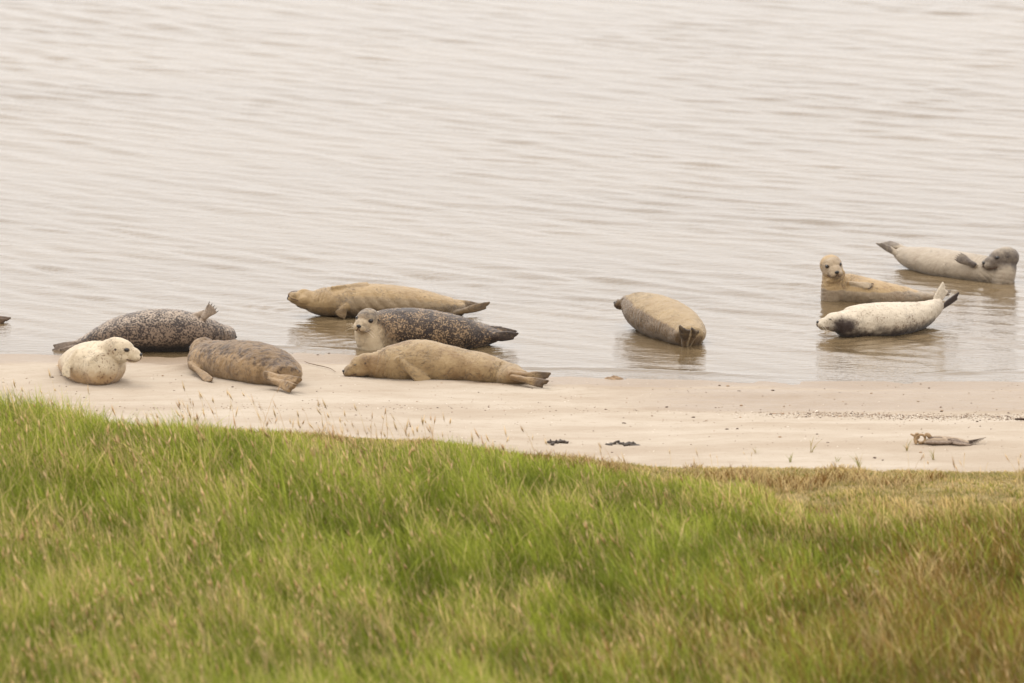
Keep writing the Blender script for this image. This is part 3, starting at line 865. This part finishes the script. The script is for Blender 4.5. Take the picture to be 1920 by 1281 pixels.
def mk(M, c):
    co = c['co']
    zl = .092 - .03 * (co[:, 0] - P(1585, 550, y0)[0]) + .03 * (fbm(co * 18, 4, 3) - .5)
    wl_ = smooth(.012, -.012, co[:, 2] - zl)
    M[:, 0] = np.maximum(wl_ * .9, np.where(c['part'] == 2, .9, 0))
    M[:, 3] = wl_ * .6
    face = (c['part'] == 1) * smooth(.0, .06, c['hl'][:, 0])
    M[:, 0] = np.maximum(M[:, 0], .75 * face)
    M[:, 1] = .25 * (c['part'] == 4) * (c['no'][:, 2] < -.1) * (1 - wl_) + np.where(c['part'] == 3, .5, 0)
    M[:, 2] = np.where(c['part'] == 0, .55, .25) * (1 - .7 * wl_) * (1 - face * .7)
s.finish(seal_mat('fur_golden_brown', lin(208, 178, 132), lin(202, 182, 154), lin(74, 54, 40), lin(146, 112, 74), 38, .54, .64, blotch=.6, fur=1.1, wetdark=.3, val=.93), mk, seed=8)

# --- I: white seal in front, on its side, tail flippers up
yy = lambda p: gy(p)
s = Seal('white bellied seal rolled on its side in the water, fanned tail flippers lifted', P(1650, 634, gy(628)), clamp=False)
s.body(spine([(1566, 603, yy(629), 18, .095), (1584, 606, yy(629), 27, .135), (1610, 606, yy(627), 34, .18), (1650, 603, yy(624), 35, .20), (1695, 598, yy(619), 32, .185), (1728, 590, yy(615), 25, .14), (1748, 581, yy(612), 17, .095), (1758, 575, yy(610), 12, .07)]), (.5, .86, 0))
s.put_head(P(1572, 604, yy(631)), (-1, -.28, .10), (.25, .1, 1), .88, squint=.45, eyes=.85)
s.hind(P(1748, 577, yy(609) - .02), P(1775, 534, yy(606)), (.3, -.95, .1), .042, .014)
s.hind(P(1758, 582, yy(606)), P(1801, 551, yy(603)), (.35, -.9, -.2), .026, .013)
def mk(M, c):
    co = c['co']; z = co[:, 2]
    dk = .85 * smooth(.15, .0, z + .09 * (fbm(co * 12, 5, 3) - .5)) * smooth(.0, .06, c['t'] + .03) * (c['part'] == 0)
    nk = P(1583, 620, yy(634) - .12)
    dk = np.maximum(dk, 1.05 * np.exp(-((np.abs(co[:, 0] - nk[0]) / .13) ** 2 + (np.abs(z - nk[2]) / .085) ** 2)) * (.55 + .9 * fbm(co * 16, 71, 3)))
    px = P(1762, 575, yy(606))
    M[:, 0] = .35 * smooth(.2, .06, z)
    M[:, 1] = np.maximum(dk * .85, np.where((c['part'] == 3) & (co[:, 0] > px[0] + .45 * (co[:, 2] - px[2]) + .02), .95, 0)) 
    M[:, 1] = np.maximum(M[:, 1], .32 * (c['part'] == 3)) 
    M[:, 1] = np.maximum(M[:, 1], .33 * (c['part'] == 1) * smooth(.06, .14, c['hl'][:, 0]))
    M[:, 2] = .35 + .65 * smooth(.28, .1, z)
    M[:, 3] = smooth(.06, .02, z) * .7
s.finish(seal_mat('fur_white', lin(232, 219, 198), lin(206, 186, 158), lin(66, 52, 46), lin(152, 132, 112), 74, .53, .64, blotch=.35, wetdark=.3, val=.97), mk, seed=9)

# --- J: grey seal at the right edge looking left
s = Seal('smooth pale grey seal with dark head looking left, farthest out on the right', P(1800, 528, gy(524)), clamp=False)
s.body(spine([(1690, 476, gy(499), 13, .075), (1702, 481, gy(501), 18, .10), (1722, 486, gy(504), 23, .14), (1760, 494, gy(510), 28, .18), (1805, 502, gy(517), 29, .19), (1845, 508, gy(522), 28, .175), (1872, 512, gy(525), 27, .16), (1884, 514, gy(526), 24, .13)]), (.6, .8, 0))
s.body(spine([(1878, 530, gy(528), 22, .115), (1882, 514, gy(528), 22, .11), (1886, 500, gy(527), 20, .095), (1888, 486, gy(526), 17, .08)]), SIDE, part=4, n=24)
s.put_head(P(1885, 484, gy(527)), (-1, -.40, -.10), (.05, 0, 1), 1.02, eyes=1.0, whisk=False)
s.flipper(P(1822, 495, gy(521) - .165), P(1796, 481, gy(519) - .175), (-.2, -.85, .5), .042, .016, claws=True, fan=.2)
s.hind(P(1702, 469, gy(500) + .02), P(1656, 453, gy(494)), (.2, -.75, .6), .034, .014, tp=.75)
s.hind(P(1692, 482, gy(500) - .06), P(1643, 453, gy(497)), (.3, -.8, -.2), .030, .014, tp=.5)
def mk(M, c):
    co = c['co']
    M[:, 0] = smooth(-.2, -.8, c['up']) * .4
    M[:, 1] = np.where(c['part'] == 3, .55, 0) + np.where(c['part'] == 2, .6, 0) + (.62 - .2 * smooth(.03, .08, c['hl'][:, 2])) * smooth(.17, .08, np.linalg.norm(c['hl'] * np.array([.52, 1, 1]), axis=1)) + .12 * (c['part'] == 4) * (co[:, 0] > P(1895, 500, gy(527))[0])
    M[:, 2] = .3
    M[:, 3] = smooth(.06, .03, co[:, 2]) * .5
s.finish(seal_mat('fur_pale_grey', lin(200, 185, 164), lin(182, 164, 140), lin(88, 76, 70), lin(150, 126, 104), 30, .54, .68, blotch=.35, wetdark=.3, val=.86), mk, seed=10, lump=.004)

# --- K: a seal almost wholly past the left edge, only its flipper tip shows
y0 = gy(604)
s = Seal('brown flipper tip of a seal at the left edge of the view', P(-160, 608, y0), clamp=False)
s.body(spine([(-330, 585, y0, 18, .09), (-310, 582, y0, 26, .14), (-270, 578, y0, 33, .19), (-210, 577, y0, 35, .20), (-150, 580, y0, 31, .18), (-100, 586, y0, 24, .14), (-60, 592, y0, 16, .09), (-38, 596, y0, 10, .06)]), SIDE)
s.put_head(P(-330, 582, y0), (-1, -.1, .05), (0, 0, 1), .92, whisk=False)
s.hind(P(-44, 595, y0 + .03), P(20, 602, y0), (0, -.6, .8), .038, .014)
s.hind(P(-42, 600, y0 - .05), P(12, 606, y0 - .07), (0, -.9, .4), .034, .014)
def mk(M, c):
    M[:, 1] = np.where(c['part'] == 3, .3 + .4 * c['t'], 0); M[:, 2] = .5
s.finish(seal_mat('fur_brown_edge', lin(182, 148, 104), lin(150, 122, 90), lin(84, 64, 48), lin(110, 84, 60), 40, .54, .62), mk, seed=12)

# ------------------------------------------------------------------ things washed up on the sand
def on_sand(px, py):
    y = gy(py, .05); p = P(px, py, y); z = float(sand_z(p[0], y)); y = gy(py, z); p = P(px, py, y)
    return np.array([p[0], p[1], float(sand_z(p[0], p[1]))])


WEED_M = plain('seaweed_dark', lin(52, 40, 28), 0.55, .35, 60, .004)
BONE_M = plain('old_bone', lin(150, 124, 92), 0.7, .3, 60, .003)
FEATH_M = plain('feather_grey', lin(142, 126, 112), 0.85, .25, 70, .004)
FEATHD_M = plain('feather_dark', lin(86, 72, 62), 0.85, .3, 70, .004)
SKIN_M = plain('dried_skin', lin(152, 134, 114), 0.9, .2, 30, .006)
WOOD_M = plain('twig_brown', lin(96, 74, 52), 0.85, .3, 50, .003)
PEB_M = [plain('pebble_dark', lin(88, 72, 58), 0.8, .3, 80, .002), plain('pebble_tan', lin(150, 124, 96), 0.85, .3, 80, .002)]


def tube(pts, r, seg=6, n=None):
    K = [(*p, rr, rr) for p, rr in zip(pts, r if hasattr(r, '__len__') else [r] * len(pts))]
    V, F, _, _ = sweep(K, (.23, .31, .92), n or max(4, len(pts) * 4), seg)
    return V, F


# dried bird carcass
p0 = on_sand(1760, 836)
px_ = mpp(p0[1])
bird = tag(empty('bird_carcass', p0), 'dried bird carcass with bare ring of bone and grey wing on the sand', 'carcass')
L_ = lambda dx, dz, dy=0.0: p0 + np.array([dx * px_, dy, dz * px_])       # offsets in photograph pixels
B = Bag()
ring = [L_(-34 + 8.5 * math.cos(a), 10 + 7.5 * math.sin(a), .01 * math.sin(a * 2)) for a in np.linspace(0, 2 * math.pi, 14)]
B.add(*tube(ring, .0085, 7, 40))
ring = [L_(-41 + 4.5 * math.cos(a), 15 + 5 * math.sin(a), -.01 + .01 * math.cos(a)) for a in np.linspace(0, 2 * math.pi, 10)]
B.add(*tube(ring, .0065, 6, 28))
B.add(*tube([L_(-42, 18), L_(-44, 10, -.02), L_(-43, 2, -.03)], [.012, .014, .010]))
B.add(*tube([L_(-47, 16), L_(-52, 18.5)], [.008, .006]))
B.add(*tube([L_(-37, 3, -.02), L_(-30, 2), L_(-22, 4, .01)], [.010, .011, .009]))
B.add(*tube([L_(-27, 15), L_(-22, 18), L_(-18, 15), L_(-14, 12)], [.009, .013, .016, .010]))
link('bone_frame', B.mesh('bone_frame'), BONE_M, bird)
V, F, _, _ = sweep([(*L_(-26, 3), .012, .03), (*L_(-10, 6), .030, .06), (*L_(14, 6), .030, .065), (*L_(36, 5), .022, .05), (*L_(56, 2), .010, .03)], SIDE, 24, 18)
link('body', (lambda b_: (b_.add(V, F), b_.mesh('body'))[1])(Bag()), SKIN_M, bird)
B = Bag(); B.add(*tube([L_(-16, 12, -.02), L_(0, 12.5, -.03), L_(16, 11, -.03)], [.008, .009, .006])); link('wing_bone', B.mesh('wing_bone'), FEATHD_M, bird)


def feather(name, a, b_, w, mat, lift=0.01, ax=(0, .25, 1)):
    a = np.asarray(a); b_ = np.asarray(b_); d = norm(b_ - a); wd = norm(np.cross(d, np.asarray(ax, float)))
    wd = norm(np.cross(wd, d)) * .8 + wd * .2
    Vs = []; n = 7
    for i in range(n):
        t_ = i / (n - 1); c_ = a + (b_ - a) * t_ + np.array([0, -lift * math.sin(math.pi * t_), 0]); ww = w * math.sin(math.pi * (0.12 + .86 * t_)) ** .7
        Vs += [c_ - wd * ww, c_ + np.array([0, -.004, .003]), c_ + wd * ww, c_ + np.array([0, .004, 0])]
    Fs = []
    for i in range(n - 1):
        for j in range(4):
            p_ = i * 4 + j; q_ = i * 4 + (j + 1) % 4; Fs.append((p_, q_, q_ + 4, p_ + 4))
    bb = Bag(); bb.add(Vs, Fs); return link(name, bb.mesh(name), mat, bird)


rr = random.Random(4)
for i in range(9):
    t_ = i / 8
    feather('wing_feather', L_(16 + 10 * t_, 9.5 - 5 * t_, -.05 - .004 * i), L_(38 + 22 * t_ + rr.uniform(-3, 3), 11 - 9 * t_, -.06 - .004 * i), .014, FEATH_M if i % 3 else FEATHD_M)
for i in range(5):
    feather('tail_feather', L_(44, 3, -.03 + .012 * i), L_(70 + i * 5, 1 + 2.2 * i, -.03 + .02 * i), .0042, FEATHD_M)
for i in range(6):
    feather('wing_covert', L_(-24 + 9 * i, 6 - rr.random() * 3, -.055), L_(2 + 10 * i, 4 + rr.random() * 4, -.062), .016, FEATH_M)


def weed(px, py, wpx, hpx, label, n, seed):
    c = on_sand(px, py); k = mpp(c[1]); rr = random.Random(seed)
    root = tag(empty('seaweed_clump', c), label, 'seaweed')
    for i in range(n):
        a = c + np.array([rr.uniform(-.5, .5) * wpx * k * .8, rr.uniform(-.05, .05), rr.uniform(.004, .3 * hpx * k)])
        pts = [a]
        d = np.array([rr.choice((-1, 1)) * rr.uniform(.4, 1), rr.uniform(-.5, .5), rr.uniform(-.1, .25)])
        for _ in range(3):
            d = norm(d + np.array([rr.uniform(-.5, .5), rr.uniform(-.5, .5), rr.uniform(-.6, .3)]))
            q_ = pts[-1] + d * wpx * k * .085; q_[2] = max(q_[2], c[2] + .006); pts.append(q_)
        V, F, _, _ = sweep([(*p, rr.uniform(.004, .007), rr.uniform(.009, .016)) for p in pts], (.1, .8, .5), 10, 7)
        bb = Bag(); bb.add(V, F); link('frond', bb.mesh('frond'), WEED_M, root)


weed(1048, 834, 38, 8, 'smaller dark seaweed scrap at the grass edge on the sand', 12, 1)
weed(1167, 836, 54, 9, 'longer black seaweed clump on the sand beyond the grass corner', 20, 2)

# small mound at the waterline
c = on_sand(1151, 708)
xs = np.linspace(-.1, .1, 25); X, Y = np.meshgrid(xs, xs); rr2 = np.sqrt(X ** 2 + (Y * 1.2) ** 2) / .1
Z = .034 * np.clip(1 - rr2, 0, 1) ** .8 * (.6 + .8 * fbm2(X + 3, Y, 40, 3, 3)) - .012
i = np.arange(625).reshape(25, 25); F = np.stack([i[:-1, :-1], i[:-1, 1:], i[1:, 1:], i[1:, :-1]], -1).reshape(-1, 4)
me = mesh_from('sand_mound', np.stack([X.ravel() + c[0], Y.ravel() + c[1], Z.ravel() + c[2]], 1), F)
tag(link('sand_mound', me, plain('mound_wet', lin(130, 106, 80), .8, .35, 60, .01)), 'little brown mound of wet sand right at the waterline', 'mound')

# twigs
bb = Bag(); bb.add(*tube([on_sand(a, b_) + np.array([0, 0, .012]) for a, b_ in ((571, 677), (583, 686), (598, 689), (614, 692), (629, 699))], [.0015, .0025, .003, .0025, .0015], 6, 24))
tag(link('twig', bb.mesh('twig'), WOOD_M), 'thin curved twig on the sand left of the beige seal snout', 'twig')
bb = Bag(); bb.add(*tube([on_sand(a, b_) + np.array([0, 0, .012]) for a, b_ in ((1904, 792), (1925, 794), (1960, 797))], [.007, .009, .008], 7, 14))
tag(link('stick', bb.mesh('stick'), plain('stick_dark', lin(60, 44, 32), .8, .3)), 'short dark stick on the sand at the right edge of the view', 'stick')

# pebbles and scraps one can pick out
peb = []
for k in range(3):
    V, F = ellipsoid((0, 0, 0), np.eye(3), 10, 7)
    V = V * (1 + .5 * (fbm(V * 1.6 + k * 9, k, 2) - .5))[:, None]
    mm = mesh_from('pebble', V, F, False); mm.materials.append(PEB_M[k % 2]); peb.append(mm)
spots = [(617, 661), (627, 659), (596, 664), (1349, 722), (1365, 723), (1385, 731), (1449, 730), (1634, 738), (1742, 727), (1445, 777), (1468, 776), (1342, 764), (1250, 764), (1390, 761), (1300, 783), (1363, 808), (1462, 824), (1532, 819), (1552, 832), (1726, 852), (1640, 862), (1832, 793), (1766, 770), (1765, 772), (1170, 796), (1388, 783), (436, 726), (1655, 866), (305, 706), (98, 707)]
for n_, (a, b_) in enumerate(spots):
    c = on_sand(a, b_)
    o = link('pebble', peb[n_ % 3])
    s_ = random.uniform(.007, .012)
    o.location = c + np.array([0, 0, s_ * .2]); o.scale = (s_ * random.uniform(1, 1.8), s_, s_ * .55); o.rotation_euler = (0, 0, random.uniform(0, 3))
    tag(o, 'small dark pebble or scrap lying on the pale sand', 'pebble', 'pebbles scattered on the sand')

# shell and gravel chips along the tide line
N = 11000
cx = RNG.uniform(-4.6, 5.2, N); sel = RNG.uniform(0, 1, N)
line = np.array([on_sand(a, b_)[:2] for a, b_ in ((-200, 770), (900, 768), (1200, 772), (1430, 779), (1650, 780), (1920, 784), (2300, 787))])
cy = np.interp(cx, line[:, 0], line[:, 1]) + RNG.normal(0, .10, N) + .10 * (fbm2(cx, cx * 0, 1.4, 33, 2) - .5)
keep = (RNG.uniform(0, 1, N) < .05 + .95 * smooth(1.4, 2.5, cx))
scat = sel < .13
cy = np.where(scat, RNG.uniform(55.0, 59.0, N), cy)
keep = np.where(scat, RNG.uniform(0, 1, N) < .9, keep) & (cy < shore(cx) - .15) & (cy > edge(cx) + .05)
cx, cy = cx[keep], cy[keep]; N = len(cx)
cz = sand_z(cx, cy)
r_ = RNG.uniform(.0016, .0052, N) * np.where(RNG.uniform(0, 1, N) < .08, 1.6, 1)
octa = np.array([(1, 0, 0), (0, 1, 0), (-1, 0, 0), (0, -1, 0), (0, 0, 1), (0, 0, -1)], float)
V = octa[None] * (r_[:, None, None] * np.array([1.3, 1.0, .7])) * RNG.uniform(.6, 1.4, (N, 6, 1)) + np.stack([cx, cy, cz + r_ * .2], 1)[:, None]
of = np.array([(0, 1, 4), (1, 2, 4), (2, 3, 4), (3, 0, 4), (1, 0, 5), (2, 1, 5), (3, 2, 5), (0, 3, 5)])
F = (of[None] + (np.arange(N) * 6)[:, None, None]).reshape(-1, 3)
me = mesh_from('shell_gravel', V.reshape(-1, 3), F, False)
pal = np.array([lin(118, 98, 82), lin(146, 126, 104), lin(98, 82, 70), lin(232, 222, 206), lin(160, 130, 104)])
cc = pal[RNG.choice(5, N, p=[.3, .28, .17, .15, .10])]
at = me.attributes.new('Col', 'FLOAT_COLOR', 'POINT'); at.data.foreach_set('color', np.repeat(cc, 6, 0).astype(np.float32).ravel())
m, nt, b = new_mat('shell_chips'); q = NT(nt)
nt.links.new(q.attr('Col').outputs['Color'], b.inputs['Base Color']); b.inputs['Roughness'].default_value = .8
o = link('shell_gravel', me, m); o['kind'] = 'stuff'
tag(o, 'band of broken shell and gravel along the tide line on the sand', 'gravel')


# ------------------------------------------------------------------ grass
def blades(x, y, z, h, w, lean, az, col0, col1, face=None):
    """curved tapering blades; lean in fractions of the height, az its direction; colours root / tip (n,3)"""
    n = len(x)
    fa = RNG.uniform(0, math.pi, n) if face is None else face
    wd = np.stack([np.cos(fa), np.sin(fa), np.zeros(n)], 1)
    ld = np.stack([np.cos(az), np.sin(az), np.zeros(n)], 1)
    base = np.stack([x, y, z], 1)
    V = np.empty((n, 7, 3)); C = np.empty((n, 7, 4)); C[..., 3] = 1
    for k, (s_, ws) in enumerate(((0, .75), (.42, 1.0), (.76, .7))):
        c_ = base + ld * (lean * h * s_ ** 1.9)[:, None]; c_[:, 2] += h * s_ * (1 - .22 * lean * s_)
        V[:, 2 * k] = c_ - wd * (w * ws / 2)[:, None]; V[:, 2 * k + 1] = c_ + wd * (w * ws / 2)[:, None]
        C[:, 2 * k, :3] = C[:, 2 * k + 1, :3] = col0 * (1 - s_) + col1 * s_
    c_ = base + ld * (lean * h)[:, None]; c_[:, 2] += h * (1 - .22 * lean)
    V[:, 6] = c_; C[:, 6, :3] = col1
    f = np.array([(0, 1, 3), (0, 3, 2), (2, 3, 5), (2, 5, 4), (4, 5, 6)])
    F = (f[None] + (np.arange(n) * 7)[:, None, None]).reshape(-1, 3)
    return V.reshape(-1, 3), F, C.reshape(-1, 4)


def heads(x, y, z, L, r, az, lean, col):
    """feathery seed heads: spindle of three facets"""
    n = len(x)
    d = np.stack([np.cos(az) * lean, np.sin(az) * lean, np.ones(n)], 1); d /= np.linalg.norm(d, axis=1)[:, None]
    a = np.cross(d, np.array([0.3, 1, 0.1])); a /= np.linalg.norm(a, axis=1)[:, None]; b_ = np.cross(d, a)
    base = np.stack([x, y, z], 1)
    V = np.empty((n, 5, 3)); V[:, 0] = base; V[:, 4] = base + d * L[:, None]
    for k in range(3):
        V[:, 1 + k] = base + d * (L * .4)[:, None] + (a * math.cos(k * 2.094) + b_ * math.sin(k * 2.094)) * r[:, None]
    f = np.array([(0, 1, 2), (0, 2, 3), (0, 3, 1), (4, 2, 1), (4, 3, 2), (4, 1, 3)])
    F = (f[None] + (np.arange(n) * 5)[:, None, None]).reshape(-1, 3)
    C = np.ones((n, 5, 4)); C[..., :3] = col[:, None]
    return V.reshape(-1, 3), F, C.reshape(-1, 4)


def rgb(*a): return np.array(lin(*a)[:3])


XLO, XHI, YLO = -5.0, 5.0, 43.5
N = 330000
gx = RNG.uniform(XLO, XHI, N); ge = edge(gx)
gyv = RNG.uniform(YLO, 57.8, N)
e = ge - gyv
ok = e > 0.0
gx, gyv, e = gx[ok], gyv[ok], e[ok]
# zones in the plan of the marsh
patch = fbm2(gx, gyv * .6, .9, 101, 4)
clump = fbm2(gx, gyv, 4.5, 103, 3)
dryz = fbm2(gx, gyv * .5, .55, 107, 4)
left = smooth(0.3, -1.6, gx)                                  # tall green grass on the left
turf = smooth(.35, -.25, (e - (.55 + 1.5 * smooth(-.5, 2.4, gx))) / 1.4 + (patch - .5) * 2.4) * smooth(-1.8, -.2, gx)   # short dry sward at the edge, right of centre
redz = smooth(.4, 2.6, gx + (dryz - .5) * 4) * smooth(.8, 2.2, e)
h = .17 + .15 * smooth(.3, .75, patch) + .08 * left + .18 * (clump - .5)
h = h * (1 - .62 * turf * (.6 + .8 * smooth(.6, .35, clump)))
h = h * (.11 + .89 * smooth(-.05, 3.2 - .5 * left, e))
h = h * RNG.uniform(.45, 1.4, len(gx))
h = np.clip(h, .025, .55)
green0 = rgb(82, 94, 18); green1 = rgb(140, 152, 50); lime1 = rgb(158, 164, 66)  # darkened root green paints in the shade of the gaps between blades
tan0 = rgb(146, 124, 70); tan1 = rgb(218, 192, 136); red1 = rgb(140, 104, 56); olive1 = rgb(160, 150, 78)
n = len(gx)
u = RNG.uniform(0, 1, n)
pt = np.clip(.07 + .06 * smooth(.52, .74, dryz) + .25 * smooth(.55, .7, fbm2(gx, gyv * .7, 2.3, 211, 3)) + .42 * turf + .06 * left, 0, .8)
pr = np.clip(.42 * redz * smooth(.25, .6, patch + .1) + .25 * smooth(1.2, 3.0, gx) * smooth(2.2, 4.5, e), 0, .62)
ist = u < pt; isr = (~ist) & (u < pt + pr)
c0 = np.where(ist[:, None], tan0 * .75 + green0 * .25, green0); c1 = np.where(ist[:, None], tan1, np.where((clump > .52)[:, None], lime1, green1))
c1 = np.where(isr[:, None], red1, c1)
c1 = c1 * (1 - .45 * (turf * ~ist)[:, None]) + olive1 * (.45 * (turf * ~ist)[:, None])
vj = RNG.uniform(.6, 1.35, (n, 1)) * (.72 + .52 * smooth(.3, .7, clump))[:, None]
az = np.where(RNG.uniform(0, 1, n) < .6, math.pi + RNG.normal(0, .9, n), RNG.uniform(0, 6.283, n))
Vs, Fs, Cs = [], [], []; base_i = 0
def put(t):
    global base_i
    Vs.append(t[0]); Fs.append(t[1] + base_i); Cs.append(t[2]); base_i += len(t[0])
zt = turf_z(gx, gyv)
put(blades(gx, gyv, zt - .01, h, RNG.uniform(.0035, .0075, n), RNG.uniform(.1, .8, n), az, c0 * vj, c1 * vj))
# short dry sward along the edge, right of the centre
N2 = 70000
tx_ = RNG.uniform(-2.2, XHI, N2); te = RNG.uniform(-.02, 1.0, N2) ** 1.3 * 3.4; ty_ = edge(tx_) - te
k2 = fbm2(tx_, ty_, 3.2, 141, 3); k3 = fbm2(tx_ * .5, ty_, 5.0, 143, 3)
hh2 = (.026 + .075 * smooth(.4, .7, k2) * (.25 + .75 * smooth(0, .9, te))) * RNG.uniform(.5, 1.4, N2)
tc = np.where((RNG.uniform(0, 1, N2) < .25 + .6 * smooth(.4, .6, k3))[:, None], tan1 * .9, np.where((k2 > .52)[:, None], red1, olive1)) * RNG.uniform(.6, 1.25, (N2, 1))
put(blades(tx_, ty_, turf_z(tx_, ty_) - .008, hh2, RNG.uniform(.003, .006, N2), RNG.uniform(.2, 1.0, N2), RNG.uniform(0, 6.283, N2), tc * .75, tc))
# flowering stems
NS = 17000
sx = RNG.uniform(XLO, XHI, NS); sy = RNG.uniform(YLO, 57.6, NS); se = edge(sx) - sy
pr_ = .25 + .75 * smooth(.42, .66, fbm2(sx, sy * .6, 1.1, 131, 3)); pr_ = pr_ * (.45 + .55 * smooth(1.5, -1.5, sx))
ok = (se > -.25) & (RNG.uniform(0, 1, NS) < np.where(se < .2, .03, pr_ * .55 * (.03 + .97 * smooth(.4, 2.8, se))))
sx, sy, se = sx[ok], sy[ok], se[ok]; n = len(sx)
tall = smooth(.0, 1.6, se)
hh = (.10 + .34 * tall * (.55 + .45 * smooth(1.5, -1.5, sx))) * RNG.uniform(.6, 1.3, n)
zz = np.where(se > 0, turf_z(sx, sy), sand_z(sx, sy)) - .005
saz = math.pi + RNG.normal(0, 1.0, n); sl = RNG.uniform(.05, .5, n)
cs = np.where((RNG.uniform(0, 1, n) < .7)[:, None], rgb(222, 194, 146), rgb(196, 160, 116)) * RNG.uniform(.8, 1.15, (n, 1))
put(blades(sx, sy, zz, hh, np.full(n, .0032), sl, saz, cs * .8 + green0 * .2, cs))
tx = sx + np.cos(saz) * sl * hh * .82; ty = sy + np.sin(saz) * sl * hh * .82; tz = zz + hh * (1 - .22 * sl) * .84
put(heads(tx, ty, tz, RNG.uniform(.03, .085, n) * (.45 + .75 * tall), RNG.uniform(.002, .0055, n) * (.6 + .7 * tall), saz, sl * 1.6, cs))
V = np.concatenate(Vs); F = np.concatenate(Fs); C = np.concatenate(Cs)
me = mesh_from('marsh_grass', V, F, True)
at = me.attributes.new('Col', 'FLOAT_COLOR', 'POINT'); at.data.foreach_set('color', C.astype(np.float32).ravel())
m = bpy.data.materials.new('grass_blades'); m.use_nodes = True
nt = m.node_tree; nt.nodes.clear(); q = NT(nt)
out = q.node('ShaderNodeOutputMaterial')
a_ = q.attr('Col').outputs['Color']
d_ = q.node('ShaderNodeBsdfPrincipled'); d_.inputs['Roughness'].default_value = .6; d_.inputs['Specular IOR Level'].default_value = .25
t_ = q.node('ShaderNodeBsdfTranslucent')
nt.links.new(a_, d_.inputs['Base Color']); nt.links.new(a_, t_.inputs['Color'])
mx = q.node('ShaderNodeMixShader'); mx.inputs[0].default_value = .38
nt.links.new(d_.outputs[0], mx.inputs[1]); nt.links.new(t_.outputs[0], mx.inputs[2]); nt.links.new(mx.outputs[0], out.inputs[0])
GRASS_M = m
o = link('marsh_grass', me, m); o['kind'] = 'stuff'
tag(o, 'long green and straw coloured marsh grass filling the foreground', 'grass')

# tufts growing alone in the sand
tufts = [(1418, 853, 6, .10, 'thin slanting grass sprig alone on the sand above the right grass edge'), (1482, 869, 9, .10, 'low spreading green tuft on the sand just above the grass edge'),
         (1521, 852, 8, .15, 'tall wispy grass tuft on the sand, centre of the lone tufts'), (1570, 869, 5, .07, 'tiny flat green shoot on the sand between two wispy tufts'),
         (1611, 882, 14, .16, 'straw coloured wispy tuft touching the grass edge'), (1700, 849, 9, .14, 'green tuft of upright blades on the sand left below the bird carcass'),
         (1751, 865, 9, .12, 'green forked tuft on the sand directly below the bird carcass')]
for (a, b_, nb, hh_, lab) in tufts:
    c = on_sand(a, b_)
    nb2 = nb
    az = RNG.uniform(0, 6.283, nb2); col = np.where((RNG.uniform(0, 1, nb2) < .5)[:, None], rgb(132, 136, 62), rgb(166, 146, 92))
    x_ = c[0] + RNG.normal(0, .004, nb2); y_ = c[1] + RNG.normal(0, .004, nb2)
    V, F, C = blades(x_, y_, sand_z(x_, y_) - .005, hh_ * .8 * RNG.uniform(.5, 1.15, nb2), np.full(nb2, .0042), RNG.uniform(.2, .9, nb2), az, col * .8, col)
    me = mesh_from('grass_tuft', V, F, True)
    at = me.attributes.new('Col', 'FLOAT_COLOR', 'POINT'); at.data.foreach_set('color', C.astype(np.float32).ravel())
    tag(link('grass_tuft', me, GRASS_M), lab, 'grass tuft', 'lone tufts in the sand')

# two small white flowers standing in the grass, and the tip of a dark post at the lower edge
FL_M = plain('petal_white', lin(226, 216, 200), .7, .08); ST_M = plain('flower_stem', lin(110, 116, 46), .8)
FC_M = plain('flower_heart', lin(196, 160, 60), .8)
for (a, b_, lab) in ((1632, 1068, 'small white flower in the reddish grass, the upper left of two'), (1643, 1074, 'small white flower in the reddish grass, the lower right of two')):
    y_ = gy(b_, .36); c = P(a, b_, y_); g_ = float(turf_z(np.array([c[0]]), np.array([y_]))[0])
    root = tag(empty('white_flower', (c[0], c[1], g_)), lab, 'flower', 'white flowers in the grass')
    bb = Bag(); bb.add(*tube([(c[0] + .02, c[1], g_), (c[0] + .008, c[1], (g_ + c[2]) / 2), c], .0018, 6)); link('stem', bb.mesh('stem'), ST_M, root)
    for k in range(6):
        an = k * math.pi / 3; d = np.array([math.cos(an), -.35 * math.sin(an), .94 * math.sin(an)])
        V, F = ellipsoid(c + d * .011 + np.array([0, -.003, 0]), np.stack([d * .011, norm(np.cross(d, (0, 1, .35))) * .006, np.array([0, .8, .3]) * .002]), 8, 6)
        bb = Bag(); bb.add(V, F); link('petal', bb.mesh('petal'), FL_M, root)
    bb = Bag(); bb.add(*ellipsoid(c + np.array([0, -.004, 0]), np.eye(3) * .005, 8, 6)); link('heart', bb.mesh('heart'), FC_M, root)
y_ = 46.7; c = P(1802, 1266, y_); g_ = float(turf_z(np.array([c[0]]), np.array([y_]))[0])
root = tag(empty('post', (c[0], c[1], g_)), 'dark top of a thin post at the lower right edge', 'post')
bb = Bag(); bb.add(*tube([(c[0], c[1], g_ - .05), (c[0], c[1], g_ + .08), (c[0] + .003, c[1], c[2] - .03)], [.011, .011, .010], 10)); link('shaft', bb.mesh('shaft'), plain('post_dark', lin(46, 48, 52), .6), root)
bb = Bag(); bb.add(*ellipsoid((c[0] + .003, c[1], c[2] - .02), np.diag([.014, .014, .018]), 12, 8)); link('cap', bb.mesh('cap'), plain('post_cap', lin(30, 36, 42), .5), root)
